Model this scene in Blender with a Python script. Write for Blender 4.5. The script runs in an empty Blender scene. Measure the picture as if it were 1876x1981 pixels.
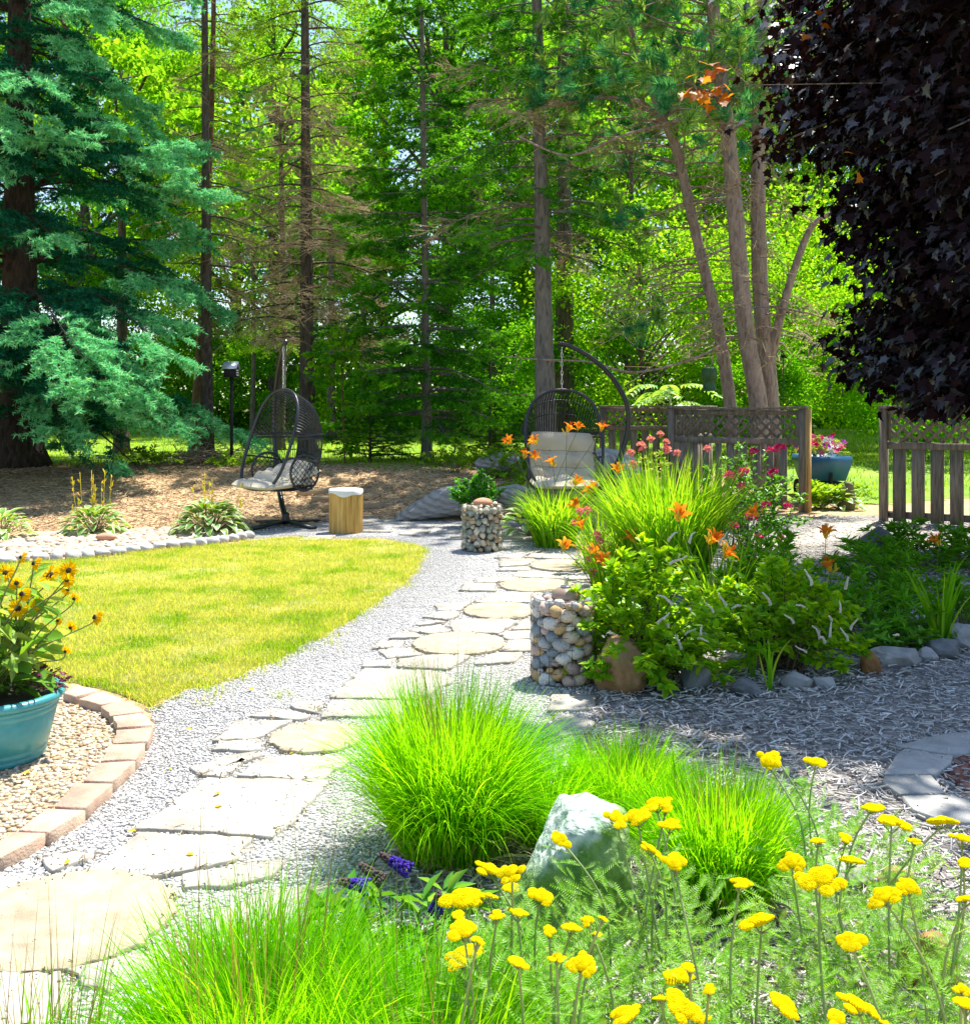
import bpy, bmesh, math, random
import numpy as np
from mathutils import Vector, Matrix, noise
from mathutils.geometry import tessellate_polygon

sc = bpy.context.scene
C = sc.collection
rng = np.random.default_rng(7)
random.seed(7)
PI = math.pi
R = math.radians

# ---------------------------------------------------------------- camera, sky, sun, exposure
F, CX, HY, H = 1881.0, 938.0, 785.0, 1.45          # focal length and centre of the 1876 x 1981 picture, eye height
cam = bpy.data.objects.new('camera', bpy.data.cameras.new('camera'))
C.objects.link(cam)
cam.location = (0, 0, H)
cam.rotation_euler = (R(90), 0, 0)
cam.data.sensor_fit = 'HORIZONTAL'
cam.data.sensor_width = 36.0
cam.data.lens = 36.0 * F / 1876.0
cam.data.shift_y = -(990.5 - HY) / 1876.0
cam.data.clip_end = 900
cam.data.clip_start = 0.05
sc.camera = cam

SUN_EL, SUN_AZ = R(67), R(36)                       # high, ahead and a little to the right
w = bpy.data.worlds.new('World')
sc.world = w
w.use_nodes = True
wn = w.node_tree
wn.nodes.clear()
sky = wn.nodes.new('ShaderNodeTexSky')
sky.sky_type = 'NISHITA'
sky.sun_disc = False
sky.sun_elevation = SUN_EL
sky.sun_rotation = SUN_AZ
sky.air_density = 1.0
sky.dust_density = 0.6
bg = wn.nodes.new('ShaderNodeBackground')
bg.inputs['Strength'].default_value = 0.12
wo = wn.nodes.new('ShaderNodeOutputWorld')
wn.links.new(sky.outputs[0], bg.inputs[0])
wn.links.new(bg.outputs[0], wo.inputs[0])
sd = bpy.data.lights.new('sun', 'SUN')
sd.energy = 5.0
sd.angle = R(0.53)
sd.color = (1.0, 0.955, 0.86)
sun = bpy.data.objects.new('sun', sd)
C.objects.link(sun)
sv = Vector((math.sin(SUN_AZ) * math.cos(SUN_EL), math.cos(SUN_AZ) * math.cos(SUN_EL), math.sin(SUN_EL)))
sun.rotation_euler = (-sv).to_track_quat('-Z', 'Y').to_euler()
sun.location = (20, 12, 30)
sc.view_settings.view_transform = 'Standard'
sc.view_settings.look = 'None'
sc.view_settings.exposure = 1.27
sc.view_settings.gamma = 1.0
cy = sc.cycles
cy.max_bounces = 6
cy.diffuse_bounces = 3
cy.glossy_bounces = 2
cy.transmission_bounces = 4
cy.transparent_max_bounces = 4
cy.caustics_reflective = False
cy.caustics_refractive = False

# ---------------------------------------------------------------- terrain and helpers
def ss(t):
    t = min(1.0, max(0.0, t))
    return t * t * (3 - 2 * t)
def terr(x, y):
    y0 = 12.2 + 2.3 * ss((x - 1) / 2)
    return 0.4 * ss((y - y0) / 3.8)
def G(px, py, z=0.0):
    d = (H - z) * F / (py - HY)
    return Vector(((px - CX) / F * d, d, z))
def GT(px, py):                                     # the same on the rising ground
    d = 3.0
    while d < 80:
        x = (px - CX) / F * d
        if H - (py - HY) / F * d <= terr(x, d):
            return Vector((x, d, terr(x, d)))
        d += 0.02
    return Vector(((px - CX) / F * 80, 80, 0.4))
def P(px, py, d):
    return Vector(((px - CX) / F * d, d, H - (py - HY) / F * d))
def on(x, y, dz=0.0):
    return Vector((x, y, terr(x, y) + dz))

def tag(o, label=None, cat=None, group=None, kind=None):
    if label: o['label'] = label
    if cat: o['category'] = cat
    if group: o['group'] = group
    if kind: o['kind'] = kind
    return o
def thing(name, label, cat, loc=(0, 0, 0), rz=0.0, group=None):
    o = bpy.data.objects.new(name, None)
    o.empty_display_size = 0.1
    C.objects.link(o)
    o.location = loc
    o.rotation_euler = (0, 0, rz)
    return tag(o, label, cat, group)
def copy_tree(o, parent=None):
    c = o.copy()
    C.objects.link(c)
    if parent: c.parent = parent
    for ch in list(o.children):
        copy_tree(ch, c)
    return c

class MB:                                           # collects geometry, builds ONE mesh object
    def __init__(s):
        s.v, s.q, s.t, s.qm, s.tm, s.n = [], [], [], [], [], 0
    def add(s, v, *faces, m=0):
        v = np.asarray(v, dtype=np.float64).reshape(-1, 3)
        for f in faces:
            f = np.asarray(f, dtype=np.int64)
            if f.size == 0: continue
            mm = np.broadcast_to(np.asarray(m), (len(f),)) if np.ndim(m) == 0 else np.asarray(m)
            if f.shape[1] == 4:
                s.q.append(f + s.n); s.qm.append(mm)
            else:
                s.t.append(f + s.n); s.tm.append(mm)
        s.v.append(v)
        s.n += len(v)
        return s
    def merge(s, o, m=0):
        b = s.n
        s.q += [f + b for f in o.q]; s.t += [f + b for f in o.t]
        s.qm += [np.full(len(f), m) for f in o.q]; s.tm += [np.full(len(f), m) for f in o.t]
        s.v += o.v; s.n += o.n
        return s
    def build(s, name, mats, parent=None, org=None, smooth=False, data_only=False):
        v = np.concatenate(s.v) if s.v else np.zeros((0, 3))
        if org is not None: v = v - np.asarray(org)
        me = bpy.data.meshes.new(name)
        q = np.concatenate(s.q) if s.q else np.zeros((0, 4), int)
        t = np.concatenate(s.t) if s.t else np.zeros((0, 3), int)
        nq, ntr = len(q), len(t)
        me.vertices.add(len(v)); me.vertices.foreach_set('co', v.astype(np.float32).ravel())
        me.loops.add(nq * 4 + ntr * 3)
        me.loops.foreach_set('vertex_index', np.concatenate([q.ravel(), t.ravel()]).astype(np.int32))
        me.polygons.add(nq + ntr)
        me.polygons.foreach_set('loop_start', np.concatenate([np.arange(nq) * 4, nq * 4 + np.arange(ntr) * 3]).astype(np.int32))
        mi = np.concatenate([np.concatenate(s.qm) if s.qm else np.zeros(0, int), np.concatenate(s.tm) if s.tm else np.zeros(0, int)])
        me.polygons.foreach_set('material_index', mi.astype(np.int32))
        if smooth: me.polygons.foreach_set('use_smooth', np.ones(nq + ntr, bool))
        for mt in (mats if isinstance(mats, (list, tuple)) else [mats]): me.materials.append(mt)
        me.update(calc_edges=True)
        me.validate()
        if data_only: return me
        o = bpy.data.objects.new(name, me)
        C.objects.link(o)
        if parent is not None: o.parent = parent
        elif org is not None: o.location = org
        return o
def place(name, me, parent=None, loc=(0, 0, 0), rot=(0, 0, 0), scale=1.0):
    o = bpy.data.objects.new(name, me)
    C.objects.link(o)
    o.location = loc; o.rotation_euler = rot
    o.scale = (scale,) * 3 if np.ndim(scale) == 0 else scale
    if parent is not None: o.parent = parent
    return o

def unit(a):
    return a / np.maximum(np.linalg.norm(a, axis=-1, keepdims=True), 1e-9)
def tube(mb, path, rad, k=6, m=0, closed=False, cap=True):
    p = np.asarray([tuple(x) for x in path], float)
    n = len(p)
    r = np.full(n, rad) if np.ndim(rad) == 0 else np.asarray(rad, float)
    if closed: tg = np.roll(p, -1, 0) - np.roll(p, 1, 0)
    else: tg = np.gradient(p, axis=0)
    tg = unit(tg)
    ref = np.array([0, 0, 1.0]) if abs(tg[0][2]) < 0.85 else np.array([1.0, 0, 0])
    u = np.cross(tg[0], ref); u /= np.linalg.norm(u)
    us = []
    for i in range(n):
        u = u - tg[i] * np.dot(u, tg[i]); u /= max(np.linalg.norm(u), 1e-9)
        us.append(u)
    us = np.array(us); vs = np.cross(tg, us)
    a = np.arange(k) * 2 * PI / k
    ring = us[:, None, :] * np.cos(a)[None, :, None] + vs[:, None, :] * np.sin(a)[None, :, None]
    v = (p[:, None, :] + ring * r[:, None, None]).reshape(-1, 3)
    f = []
    nn = n if closed else n - 1
    for i in range(nn):
        j = (i + 1) % n
        for c in range(k):
            d = (c + 1) % k
            f.append((i * k + c, i * k + d, j * k + d, j * k + c))
    tri = []
    if cap and not closed:
        b = len(v); v = np.vstack([v, p[0], p[-1]])
        for c in range(k):
            d = (c + 1) % k
            tri.append((b, d, c)); tri.append((b + 1, (n - 1) * k + c, (n - 1) * k + d))
    mb.add(v, f, tri, m=m)
def sticks(mb, p0, p1, r0, r1, m=0):                # many straight three-sided twigs at once
    p0 = np.asarray(p0, float); p1 = np.asarray(p1, float); n = len(p0)
    if n == 0: return
    a = unit(p1 - p0)
    ref = np.where(np.abs(a[:, 2:3]) < 0.9, np.array([[0, 0, 1.0]]), np.array([[1.0, 0, 0]]))
    u = unit(np.cross(a, ref)); v = np.cross(a, u)
    r0 = np.broadcast_to(np.asarray(r0, float), (n,))[:, None]; r1 = np.broadcast_to(np.asarray(r1, float), (n,))[:, None]
    vs = []
    for pp, rr in ((p0, r0), (p1, r1)):
        for k in range(3):
            an = 2 * PI * k / 3
            vs.append(pp + (u * math.cos(an) + v * math.sin(an)) * rr)
    V = np.stack(vs, 1).reshape(-1, 3)
    b = (np.arange(n) * 6)[:, None]
    f = np.concatenate([b + np.array([[k, (k + 1) % 3, 3 + (k + 1) % 3, 3 + k]]) for k in range(3)])
    mb.add(V, f, m=m)
RH = (np.array([(0, 0, 0), (.45, .5, .1), (1, 0, 0), (.45, -.5, .1)]), np.array([(0, 1, 2, 3)]), None)
OV = (np.array([(0, 0, 0), (.3, .46, .07), (.7, .38, .05), (1, 0, -.12), (.7, -.38, .05), (.3, -.46, .07)]),
      np.array([(0, 1, 2, 3), (0, 3, 4, 5)]), None)
LAN = (np.array([(0, 0, 0), (.3, .5, .05), (.65, .4, .02), (1, 0, -.18), (.65, -.4, .02), (.3, -.5, .05)]),
       np.array([(0, 1, 2, 3), (0, 3, 4, 5)]), None)
def leaves(mb, p, d, nrm, L, W, tpl=RH, m=0):
    p = np.asarray(p, float); n = len(p)
    if n == 0: return
    d = unit(np.asarray(d, float)); s = unit(np.cross(nrm, d)); nn = np.cross(d, s)
    L = np.broadcast_to(np.asarray(L, float), (n,))[:, None]; W = np.broadcast_to(np.asarray(W, float), (n,))[:, None]
    tv, tf, tm = tpl
    k = len(tv)
    V = np.stack([p + d * (L * u) + s * (W * v) + nn * (L * ww) for u, v, ww in tv], 1).reshape(-1, 3)
    f = ((np.arange(n) * k)[:, None, None] + tf[None]).reshape(-1, tf.shape[1])
    mb.add(V, f, m=m if tm is None else np.tile(tm, n))
def blades(mb, p, az, L, t0, t1, W, seg=5, m=0, pw=1.3, twist=0.0):
    p = np.asarray(p, float); n = len(p)
    if n == 0: return
    az = np.asarray(az, float); L = np.broadcast_to(L, (n,)); t0 = np.broadcast_to(t0, (n,)); t1 = np.broadcast_to(t1, (n,)); W = np.broadcast_to(W, (n,))
    h = np.stack([np.cos(az), np.sin(az), np.zeros(n)], 1)
    a2 = az + PI / 2 + rng.uniform(-1, 1, n) * twist
    sdv = np.stack([np.cos(a2), np.sin(a2), np.zeros(n)], 1)
    c = p.copy(); rows = []
    for i in range(seg + 1):
        s = i / seg
        wd = W * (0.75 + 0.25 * min(1, s * 4)) * (1 - s ** 2.2) + 1e-4
        rows.append(c - sdv * (wd / 2)[:, None]); rows.append(c + sdv * (wd / 2)[:, None])
        th = t0 + (t1 - t0) * (s + 0.5 / seg) ** pw
        c = c + (h * np.sin(th)[:, None] + np.array([0, 0, 1.0]) * np.cos(th)[:, None]) * (L / seg)[:, None]
    k = 2 * (seg + 1)
    V = np.stack(rows, 1).reshape(-1, 3)
    b = (np.arange(n) * k)[:, None]
    f = np.concatenate([b + np.array([[2 * i, 2 * i + 1, 2 * i + 3, 2 * i + 2]]) for i in range(seg)])
    mb.add(V, f, m=m)
def needles(mb, p0, p1, n, nl, nw, fwd=0.6, flat=0.0, m=0, t0=0.0):
    p0 = np.repeat(np.asarray(p0, float), n, 0); p1 = np.repeat(np.asarray(p1, float), n, 0); k = len(p0)
    if k == 0: return
    a = unit(p1 - p0)
    r = rng.normal(size=(k, 3)); r[:, 2] *= (1 - flat)
    r = unit(r - a * (r * a).sum(1, keepdims=True))
    d = unit(a * fwd + r)
    b = p0 + (p1 - p0) * rng.uniform(t0, 1, (k, 1))
    wv = unit(np.cross(d, rng.normal(size=(k, 3)))) * (nw / 2)
    ln = (nl * rng.uniform(.7, 1.15, (k, 1)))
    V = np.stack([b - wv, b + wv, b + d * ln], 1).reshape(-1, 3)
    mb.add(V, np.arange(k * 3).reshape(-1, 3), m=m)
def box(mb, c, sz, m=0, rot=None):
    x, y, z = [q / 2 for q in sz]
    v = np.array([(i, j, k) for k in (-z, z) for j in (-y, y) for i in (-x, x)])
    if rot is not None: v = v @ np.array(rot).T
    mb.add(v + np.asarray(c), [(0, 2, 3, 1), (4, 5, 7, 6), (0, 1, 5, 4), (2, 6, 7, 3), (0, 4, 6, 2), (1, 3, 7, 5)], m=m)
def beam(mb, a, b, wd, th, up=(0, 0, 1), m=0):
    a = np.asarray(tuple(a), float); b = np.asarray(tuple(b), float); d = unit(b - a)
    s = unit(np.cross(np.asarray(up, float), d)); u = np.cross(d, s)
    v = [e + s * (i * wd / 2) + u * (j * th / 2) for e in (a, b) for i, j in ((-1, -1), (1, -1), (1, 1), (-1, 1))]
    mb.add(v, [(0, 3, 2, 1), (4, 5, 6, 7), (0, 1, 5, 4), (1, 2, 6, 5), (2, 3, 7, 6), (3, 0, 4, 7)], m=m)
def lathe(mb, prof, k=40, m=0, c=(0, 0, 0)):
    pr = np.asarray(prof, float); a = np.arange(k) * 2 * PI / k
    v = np.stack([np.outer(pr[:, 0], np.cos(a)), np.outer(pr[:, 0], np.sin(a)), np.repeat(pr[:, 1:2], k, 1)], 2).reshape(-1, 3) + np.asarray(c)
    f = [(i * k + j, i * k + (j + 1) % k, (i + 1) * k + (j + 1) % k, (i + 1) * k + j) for i in range(len(pr) - 1) for j in range(k)]
    mb.add(v, f, m=m)
_ico = {}
def ico(sub):
    if sub not in _ico:
        bm = bmesh.new(); bmesh.ops.create_icosphere(bm, subdivisions=sub, radius=1)
        bm.verts.ensure_lookup_table()
        _ico[sub] = (np.array([v.co[:] for v in bm.verts]), np.array([[v.index for v in f.verts] for f in bm.faces]))
        bm.free()
    return _ico[sub]
def rock(mb, size, seed, sub=4, rough=.22, freq=1.3, planes=0, fine=.03, m=0, c=(0, 0, 0), rz=0.0, tilt=0.0, cut=(.72, .9), strata=0.0):
    v, f = ico(sub); v = v.copy(); rs = np.random.default_rng(seed)
    off = Vector(rs.uniform(-50, 50, 3))
    v = np.array([x * (1 + rough * noise.noise(Vector(x) * freq + off) + fine * noise.noise(Vector(x) * 5 + off) + fine * .6 * noise.noise(Vector(x) * 13 + off)) for x in v])
    for i in range(planes):
        nrm = unit(rs.normal(size=3)); o = rs.uniform(*cut)
        d = v @ nrm
        v = np.where(d[:, None] > o, v - (d - o)[:, None] * nrm * .9, v)
    v = v * np.asarray(size)
    if strata:                                       # beds that stand out in steps
        q = v[:, 2] / size[2] * 4.2 + np.array([1.1 * noise.noise(Vector(x) * 2.2 + off) for x in v])
        v[:, :2] *= (1 + strata * (np.abs((q % 1) - .5) * 4 - 1).clip(-.8, .8) * (.6 + .4 * np.sin(np.floor(q) * 5.1)))[:, None]
    if tilt:
        ct, st = math.cos(tilt), math.sin(tilt); v = v @ np.array([[ct, 0, -st], [0, 1, 0], [st, 0, ct]])
    cr, sr = math.cos(rz), math.sin(rz)
    v = v @ np.array([[cr, sr, 0], [-sr, cr, 0], [0, 0, 1]])
    mb.add(v + np.asarray(c), f, m=m)
def inpoly(x, y, poly):
    x = np.asarray(x); y = np.asarray(y); r = np.zeros(x.shape, bool)
    n = len(poly)
    for i in range(n):
        x1, y1 = poly[i][0], poly[i][1]; x2, y2 = poly[(i + 1) % n][0], poly[(i + 1) % n][1]
        c = ((y1 > y) != (y2 > y)) & (x < (x2 - x1) * (y - y1) / ((y2 - y1) if y2 != y1 else 1e-9) + x1)
        r ^= c
    return r
def scatter(poly, n, pw=0.0, dmin=1.5):              # random points in a ground polygon, thinning out with distance
    q = np.array([(p[0], p[1]) for p in poly]); lo, hi = q.min(0), q.max(0)
    out = []; got = 0
    while got < n:
        k = n * 4
        x = rng.uniform(lo[0], hi[0], k); y = rng.uniform(lo[1], hi[1], k)
        keep = inpoly(x, y, poly)
        if pw: keep &= rng.random(k) < (dmin / np.maximum(np.hypot(x, y), dmin)) ** pw
        out.append(np.stack([x[keep], y[keep]], 1)); got += keep.sum()
    return np.concatenate(out)[:n]
def smooth_line(pts, n=8, closed=False):              # Catmull-Rom
    p = [np.array(tuple(q), float) for q in pts]; m = len(p); out = []
    for i in range(m if closed else m - 1):
        g = (lambda j: p[j % m]) if closed else (lambda j: p[min(max(j, 0), m - 1)])
        a, b, c, d = g(i - 1), g(i), g(i + 1), g(i + 2)
        for k in range(n):
            t = k / n
            out.append(.5 * (2 * b + (c - a) * t + (2 * a - 5 * b + 4 * c - d) * t * t + (3 * b - a - 3 * c + d) * t ** 3))
    if not closed: out.append(p[-1])
    return out

# ---------------------------------------------------------------- materials
def newmat(name):
    m = bpy.data.materials.new(name); m.use_nodes = True
    t = m.node_tree; t.nodes.clear()
    return m, t, t.nodes.new('ShaderNodeOutputMaterial')
def nd(t, ty, ins=None, **at):
    n = t.nodes.new(ty)
    for k, v in at.items(): setattr(n, k, v)
    for k, v in (ins or {}).items():
        if isinstance(v, bpy.types.NodeSocket): t.links.new(v, n.inputs[k])
        else: n.inputs[k].default_value = v
    return n
def c4(c): return (c[0], c[1], c[2], 1.0)
def ramp(t, fac, cols, pos=None):
    r = nd(t, 'ShaderNodeValToRGB', {'Fac': fac})
    e = r.color_ramp.elements
    n = len(cols)
    while len(e) < n: e.new(0.5)
    for i, c in enumerate(cols):
        e[i].position = pos[i] if pos else (i / (n - 1) if n > 1 else 0)
        e[i].color = c4(c)
    return r
def coords(t, off=True, st=None):
    tc = nd(t, 'ShaderNodeTexCoord')
    v = tc.outputs['Object']
    if st is not None:
        v = nd(t, 'ShaderNodeMapping', {'Vector': v, 'Scale': st}).outputs[0]
    if off:
        oi = nd(t, 'ShaderNodeObjectInfo')
        mu = nd(t, 'ShaderNodeMath', {0: oi.outputs['Random'], 1: 57.0}, operation='MULTIPLY')
        v = nd(t, 'ShaderNodeVectorMath', {0: v, 1: mu.outputs[0]}, operation='ADD').outputs[0]
    return v
def surf(name, cols, scale=6.0, rough=.85, bump=.3, bscale=60.0, spec=.3, st=None, detail=6.0, vor=None, metal=0.0, vary=0.0, off=True, pos=None, bdist=.01):
    m, t, out = newmat(name)
    v = coords(t, off, st)
    nz = nd(t, 'ShaderNodeTexNoise', {'Vector': v, 'Scale': scale, 'Detail': detail, 'Roughness': .62})
    if pos is None:
        k = len(cols); pos = [.32 + .36 * i / max(1, k - 1) for i in range(k)]
    col = ramp(t, nz.outputs['Fac'], cols, pos).outputs[0]
    if vor:                                          # grains: each cell its own shade of the surface's own colours
        vt = nd(t, 'ShaderNodeTexVoronoi', {'Vector': v, 'Scale': vor[0]})
        gr = nd(t, 'ShaderNodeSeparateColor', {0: vt.outputs['Color']})
        rr = ramp(t, gr.outputs[0], vor[1])
        col = nd(t, 'ShaderNodeMix', {'Factor': vor[2], 6: col, 7: rr.outputs[0]}, data_type='RGBA').outputs[2]
    if vary:
        oi = nd(t, 'ShaderNodeObjectInfo')
        mr = nd(t, 'ShaderNodeMapRange', {0: oi.outputs['Random'], 3: 1 - vary, 4: 1 + vary})
        hs = nd(t, 'ShaderNodeHueSaturation', {'Value': mr.outputs[0], 'Color': col})
        col = hs.outputs[0]
    b = nd(t, 'ShaderNodeBsdfPrincipled', {'Base Color': col, 'Roughness': rough, 'Metallic': metal, 'Specular IOR Level': spec})
    if bump:
        n2 = nd(t, 'ShaderNodeTexNoise', {'Vector': v, 'Scale': bscale, 'Detail': 5.0})
        hsrc = n2.outputs['Fac']
        if vor: hsrc = nd(t, 'ShaderNodeMath', {0: hsrc, 1: vt.outputs['Distance']}, operation='SUBTRACT').outputs[0]
        bp = nd(t, 'ShaderNodeBump', {'Strength': bump, 'Distance': bdist, 'Height': hsrc})
        t.links.new(bp.outputs[0], b.inputs['Normal'])
    t.links.new(b.outputs[0], out.inputs[0])
    return m
def leafmat(name, cols, trans=.45, tcols=None, gloss=.0, rough=.45, patch=None):
    m, t, out = newmat(name)
    g = nd(t, 'ShaderNodeNewGeometry')
    fac = g.outputs['Random Per Island']
    if patch:                                        # patches of one plant that grow paler or greener
        nz = nd(t, 'ShaderNodeTexNoise', {'Vector': coords(t, False), 'Scale': patch, 'Detail': 3.0})
        mr = nd(t, 'ShaderNodeMapRange', {0: nz.outputs['Fac'], 1: .36, 2: .64})
        fac = nd(t, 'ShaderNodeMix', {'Factor': .58, 2: fac, 3: mr.outputs[0]}).outputs[0]
    a = ramp(t, fac, cols)
    if tcols is None: tcols = [(min(1, c[0] * 1.7 + c[1] * .25), min(1, c[1] * 1.7), c[2] * .6) for c in cols]
    b = ramp(t, fac, tcols)
    df = nd(t, 'ShaderNodeBsdfDiffuse', {'Color': a.outputs[0]})
    tr = nd(t, 'ShaderNodeBsdfTranslucent', {'Color': b.outputs[0]})
    s = nd(t, 'ShaderNodeMixShader', {0: trans, 1: df.outputs[0], 2: tr.outputs[0]})
    if gloss:
        gl = nd(t, 'ShaderNodeBsdfGlossy', {'Color': (1, 1, 1, 1), 'Roughness': rough})
        lw = nd(t, 'ShaderNodeLayerWeight', {'Blend': .25})
        mu = nd(t, 'ShaderNodeMath', {0: lw.outputs['Fresnel'], 1: gloss * .45}, operation='MULTIPLY')
        s = nd(t, 'ShaderNodeMixShader', {0: mu.outputs[0], 1: s.outputs[0], 2: gl.outputs[0]})
    t.links.new(s.outputs[0], out.inputs[0])
    return m
# ---------------------------------------------------------------- the ground
M = {}
M['soil'] = surf('needle_litter', [(.26, .16, .08), (.46, .31, .16), (.58, .42, .24)], scale=3.5, bump=.8, bscale=70, rough=.95, detail=8, vor=(42, [(.18, .11, .055), (.42, .29, .15), (.62, .47, .28)], .5), off=False)
M['gravel'] = surf('grey_gravel', [(.30, .29, .285), (.40, .39, .385)], scale=2, bump=1.0, bscale=120, vor=(75, [(.28, .275, .27), (.44, .43, .42), (.54, .53, .52)], .6), off=False, bdist=.012)
M['pea'] = surf('pea_gravel', [(.40, .30, .18), (.55, .45, .32)], scale=3, bump=1.0, bscale=90, vor=(60, [(.25, .16, .09), (.52, .40, .26), (.70, .62, .50)], .7), off=False, bdist=.012)
M['chipbed'] = surf('bark_chip_bed', [(.10, .09, .08), (.24, .22, .20)], scale=9, bump=1.0, bscale=60, vor=(48, [(.09, .08, .07), (.30, .275, .255), (.50, .47, .45)], .65), off=False)
M['riverbed'] = surf('river_rock_bed', [(.20, .15, .10), (.36, .29, .21)], scale=6, bump=.8, bscale=50, off=False)
M['lawn'] = surf('lawn_soil', [(.16, .20, .02), (.28, .28, .06), (.42, .36, .15)], scale=4, bump=.8, bscale=120, off=False)
M['farlawn'] = surf('far_lawn_turf', [(.10, .20, .012), (.17, .30, .02), (.28, .34, .05)], scale=1.2, bump=1.0, bscale=30, off=False, bdist=.04)

xs = np.concatenate([np.linspace(-300, -30, 16), np.linspace(-28, 28, 113), np.linspace(30, 300, 16)])
ys = np.concatenate([np.linspace(-30, 11, 22), np.arange(12, 19.01, .25), np.arange(20, 60, 2), np.linspace(62, 600, 16)])
def gridsheet(name, ix, iy0, mat, dz, kind='structure'):
    mb = MB(); Z = np.array([[terr(x, y) + dz for x in xs] for y in ys]); nx = len(xs)
    XX, YY = np.meshgrid(xs, ys)
    f = []
    for j in range(len(ys) - 1):
        for i in range(nx - 1):
            if ix is None or (ix[0] <= i < ix[1] and j >= iy0(xs[i])):
                f.append((j * nx + i, j * nx + i + 1, (j + 1) * nx + i + 1, (j + 1) * nx + i))
    mb.add(np.stack([XX, YY, Z], 2).reshape(-1, 3), f)
    return tag(mb.build(name, mat, smooth=True), kind=kind)
gridsheet('ground', None, None, M['soil'], 0.0)
J = {float(y): k for k, y in enumerate(ys)}
def lawn_edge(x):
    y = 17.0 + .9 * math.sin(x * .9) + .7 * math.sin(x * 2.3 + 1)
    if x > 4.2: y = 14.6 + .4 * math.sin(x * 2)
    y = round(y * 4) / 4
    return int(np.argmin(np.abs(ys - y)))
gridsheet('far_lawn', (16, len(xs) - 17), lawn_edge, M['farlawn'], .004)

def sheet(name, poly, mat, z):
    pts = [Vector((p[0], p[1], z)) for p in poly]
    if sum(pts[i].x * pts[(i + 1) % len(pts)].y - pts[(i + 1) % len(pts)].x * pts[i].y for i in range(len(pts))) < 0: pts = pts[::-1]
    tri = [t if (pts[t[1]] - pts[t[0]]).cross(pts[t[2]] - pts[t[0]]).z > 0 else (t[0], t[2], t[1]) for t in tessellate_polygon([pts])]
    n = len(pts); mb = MB()                            # the sheet's rim goes down into the ground
    mb.add([p[:] for p in pts] + [(p.x, p.y, -.02) for p in pts], tri, [(n + i, n + (i + 1) % n, (i + 1) % n, i) for i in range(n)])
    o = mb.build(name, mat)
    return tag(o, kind='structure')
def jag(pts, step=.07, amp=.012, seed=1):              # an edge that wanders a little
    rs = np.random.default_rng(seed); out = []
    for i in range(len(pts)):
        a, b = pts[i], pts[(i + 1) % len(pts)]
        L = math.hypot(b[0] - a[0], b[1] - a[1]); k = max(1, min(160, int(L / step)))
        for j in range(k):
            t = j / k; o = rs.normal(0, amp, 2)
            out.append((a[0] + (b[0] - a[0]) * t + o[0], a[1] + (b[1] - a[1]) * t + o[1]))
    return out
def dpoly(pts, z=0.0): return [G(x, y, z) for x, y in pts]

path_poly = jag(dpoly([(-500, 2400), (-400, 1900), (-60, 1700), (60, 1625), (160, 1560), (225, 1505), (285, 1450), (298, 1410), (285, 1372), (400, 1320), (520, 1280), (650, 1212), (720, 1168), (780, 1130), (800, 1110), (815, 1080),
    (790, 1052), (740, 1042), (640, 1042), (560, 1037), (470, 1046), (440, 1034), (520, 1012), (600, 1003), (700, 992), (800, 1003), (900, 1000), (1010, 1006), (1060, 1030), (1110, 1062), (1150, 1100), (1170, 1170), (1170, 1300), (1150, 1390), (1090, 1470),
    (1000, 1490), (900, 1520), (760, 1640), (690, 1760), (640, 2000), (620, 2400)]), amp=.014, seed=3)
sheet('gravel_path', path_poly, M['gravel'], .004)
lawn_poly = jag(dpoly([(-420, 1140), (0, 1092), (90, 1089), (150, 1085), (230, 1076), (300, 1067), (380, 1060), (450, 1052), (480, 1048), (560, 1042), (640, 1047), (740, 1047), (800, 1056), (822, 1064), (815, 1085), (800, 1110), (780, 1132), (720, 1172), (650, 1218), (520, 1288), (400, 1332), (330, 1350), (285, 1369), (245, 1346), (190, 1330), (120, 1322), (0, 1308), (-420, 1340)]), amp=.016, seed=4)
sheet('near_lawn', lawn_poly, M['lawn'], .008)
pea_poly = dpoly([(-700, 1420), (-300, 1330), (0, 1328), (120, 1338), (170, 1352), (210, 1375), (232, 1400), (228, 1430), (205, 1470), (170, 1510), (110, 1560), (40, 1610), (-60, 1680), (-400, 1860), (-800, 1900)])
sheet('pea_gravel_bed', pea_poly, M['pea'], .012)
chip_poly = jag(dpoly([(1150, 1390), (1170, 1300), (1170, 1170), (1150, 1100), (1130, 1070), (1200, 1030), (1400, 1012), (1600, 1000), (2000, 1000), (2700, 1040), (2900, 1300), (2500, 1800), (1900, 2600), (620, 2600), (640, 2000), (690, 1760), (760, 1640), (900, 1520), (1000, 1490), (1090, 1470)]), amp=.02, seed=5)
sheet('bark_chip_bed', chip_poly, M['chipbed'], .010)
river_poly = dpoly([(-420, 1130), (0, 1084), (150, 1076), (300, 1058), (400, 1050), (470, 1042), (490, 1034), (440, 1026), (330, 1024), (200, 1028), (80, 1034), (0, 1046), (-420, 1070)])
sheet('river_rock_bed', river_poly, M['riverbed'], .006)
tan_path_poly = dpoly([(1560, 1032), (1610, 1014), (1700, 1010), (1690, 1024), (1640, 1050), (1540, 1062), (1400, 1075), (1400, 1058)])
sheet('stepping_path', tan_path_poly, surf('pale_concrete', [(.36, .32, .27), (.46, .41, .35)], scale=7, bump=.3, off=False), .018)

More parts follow.
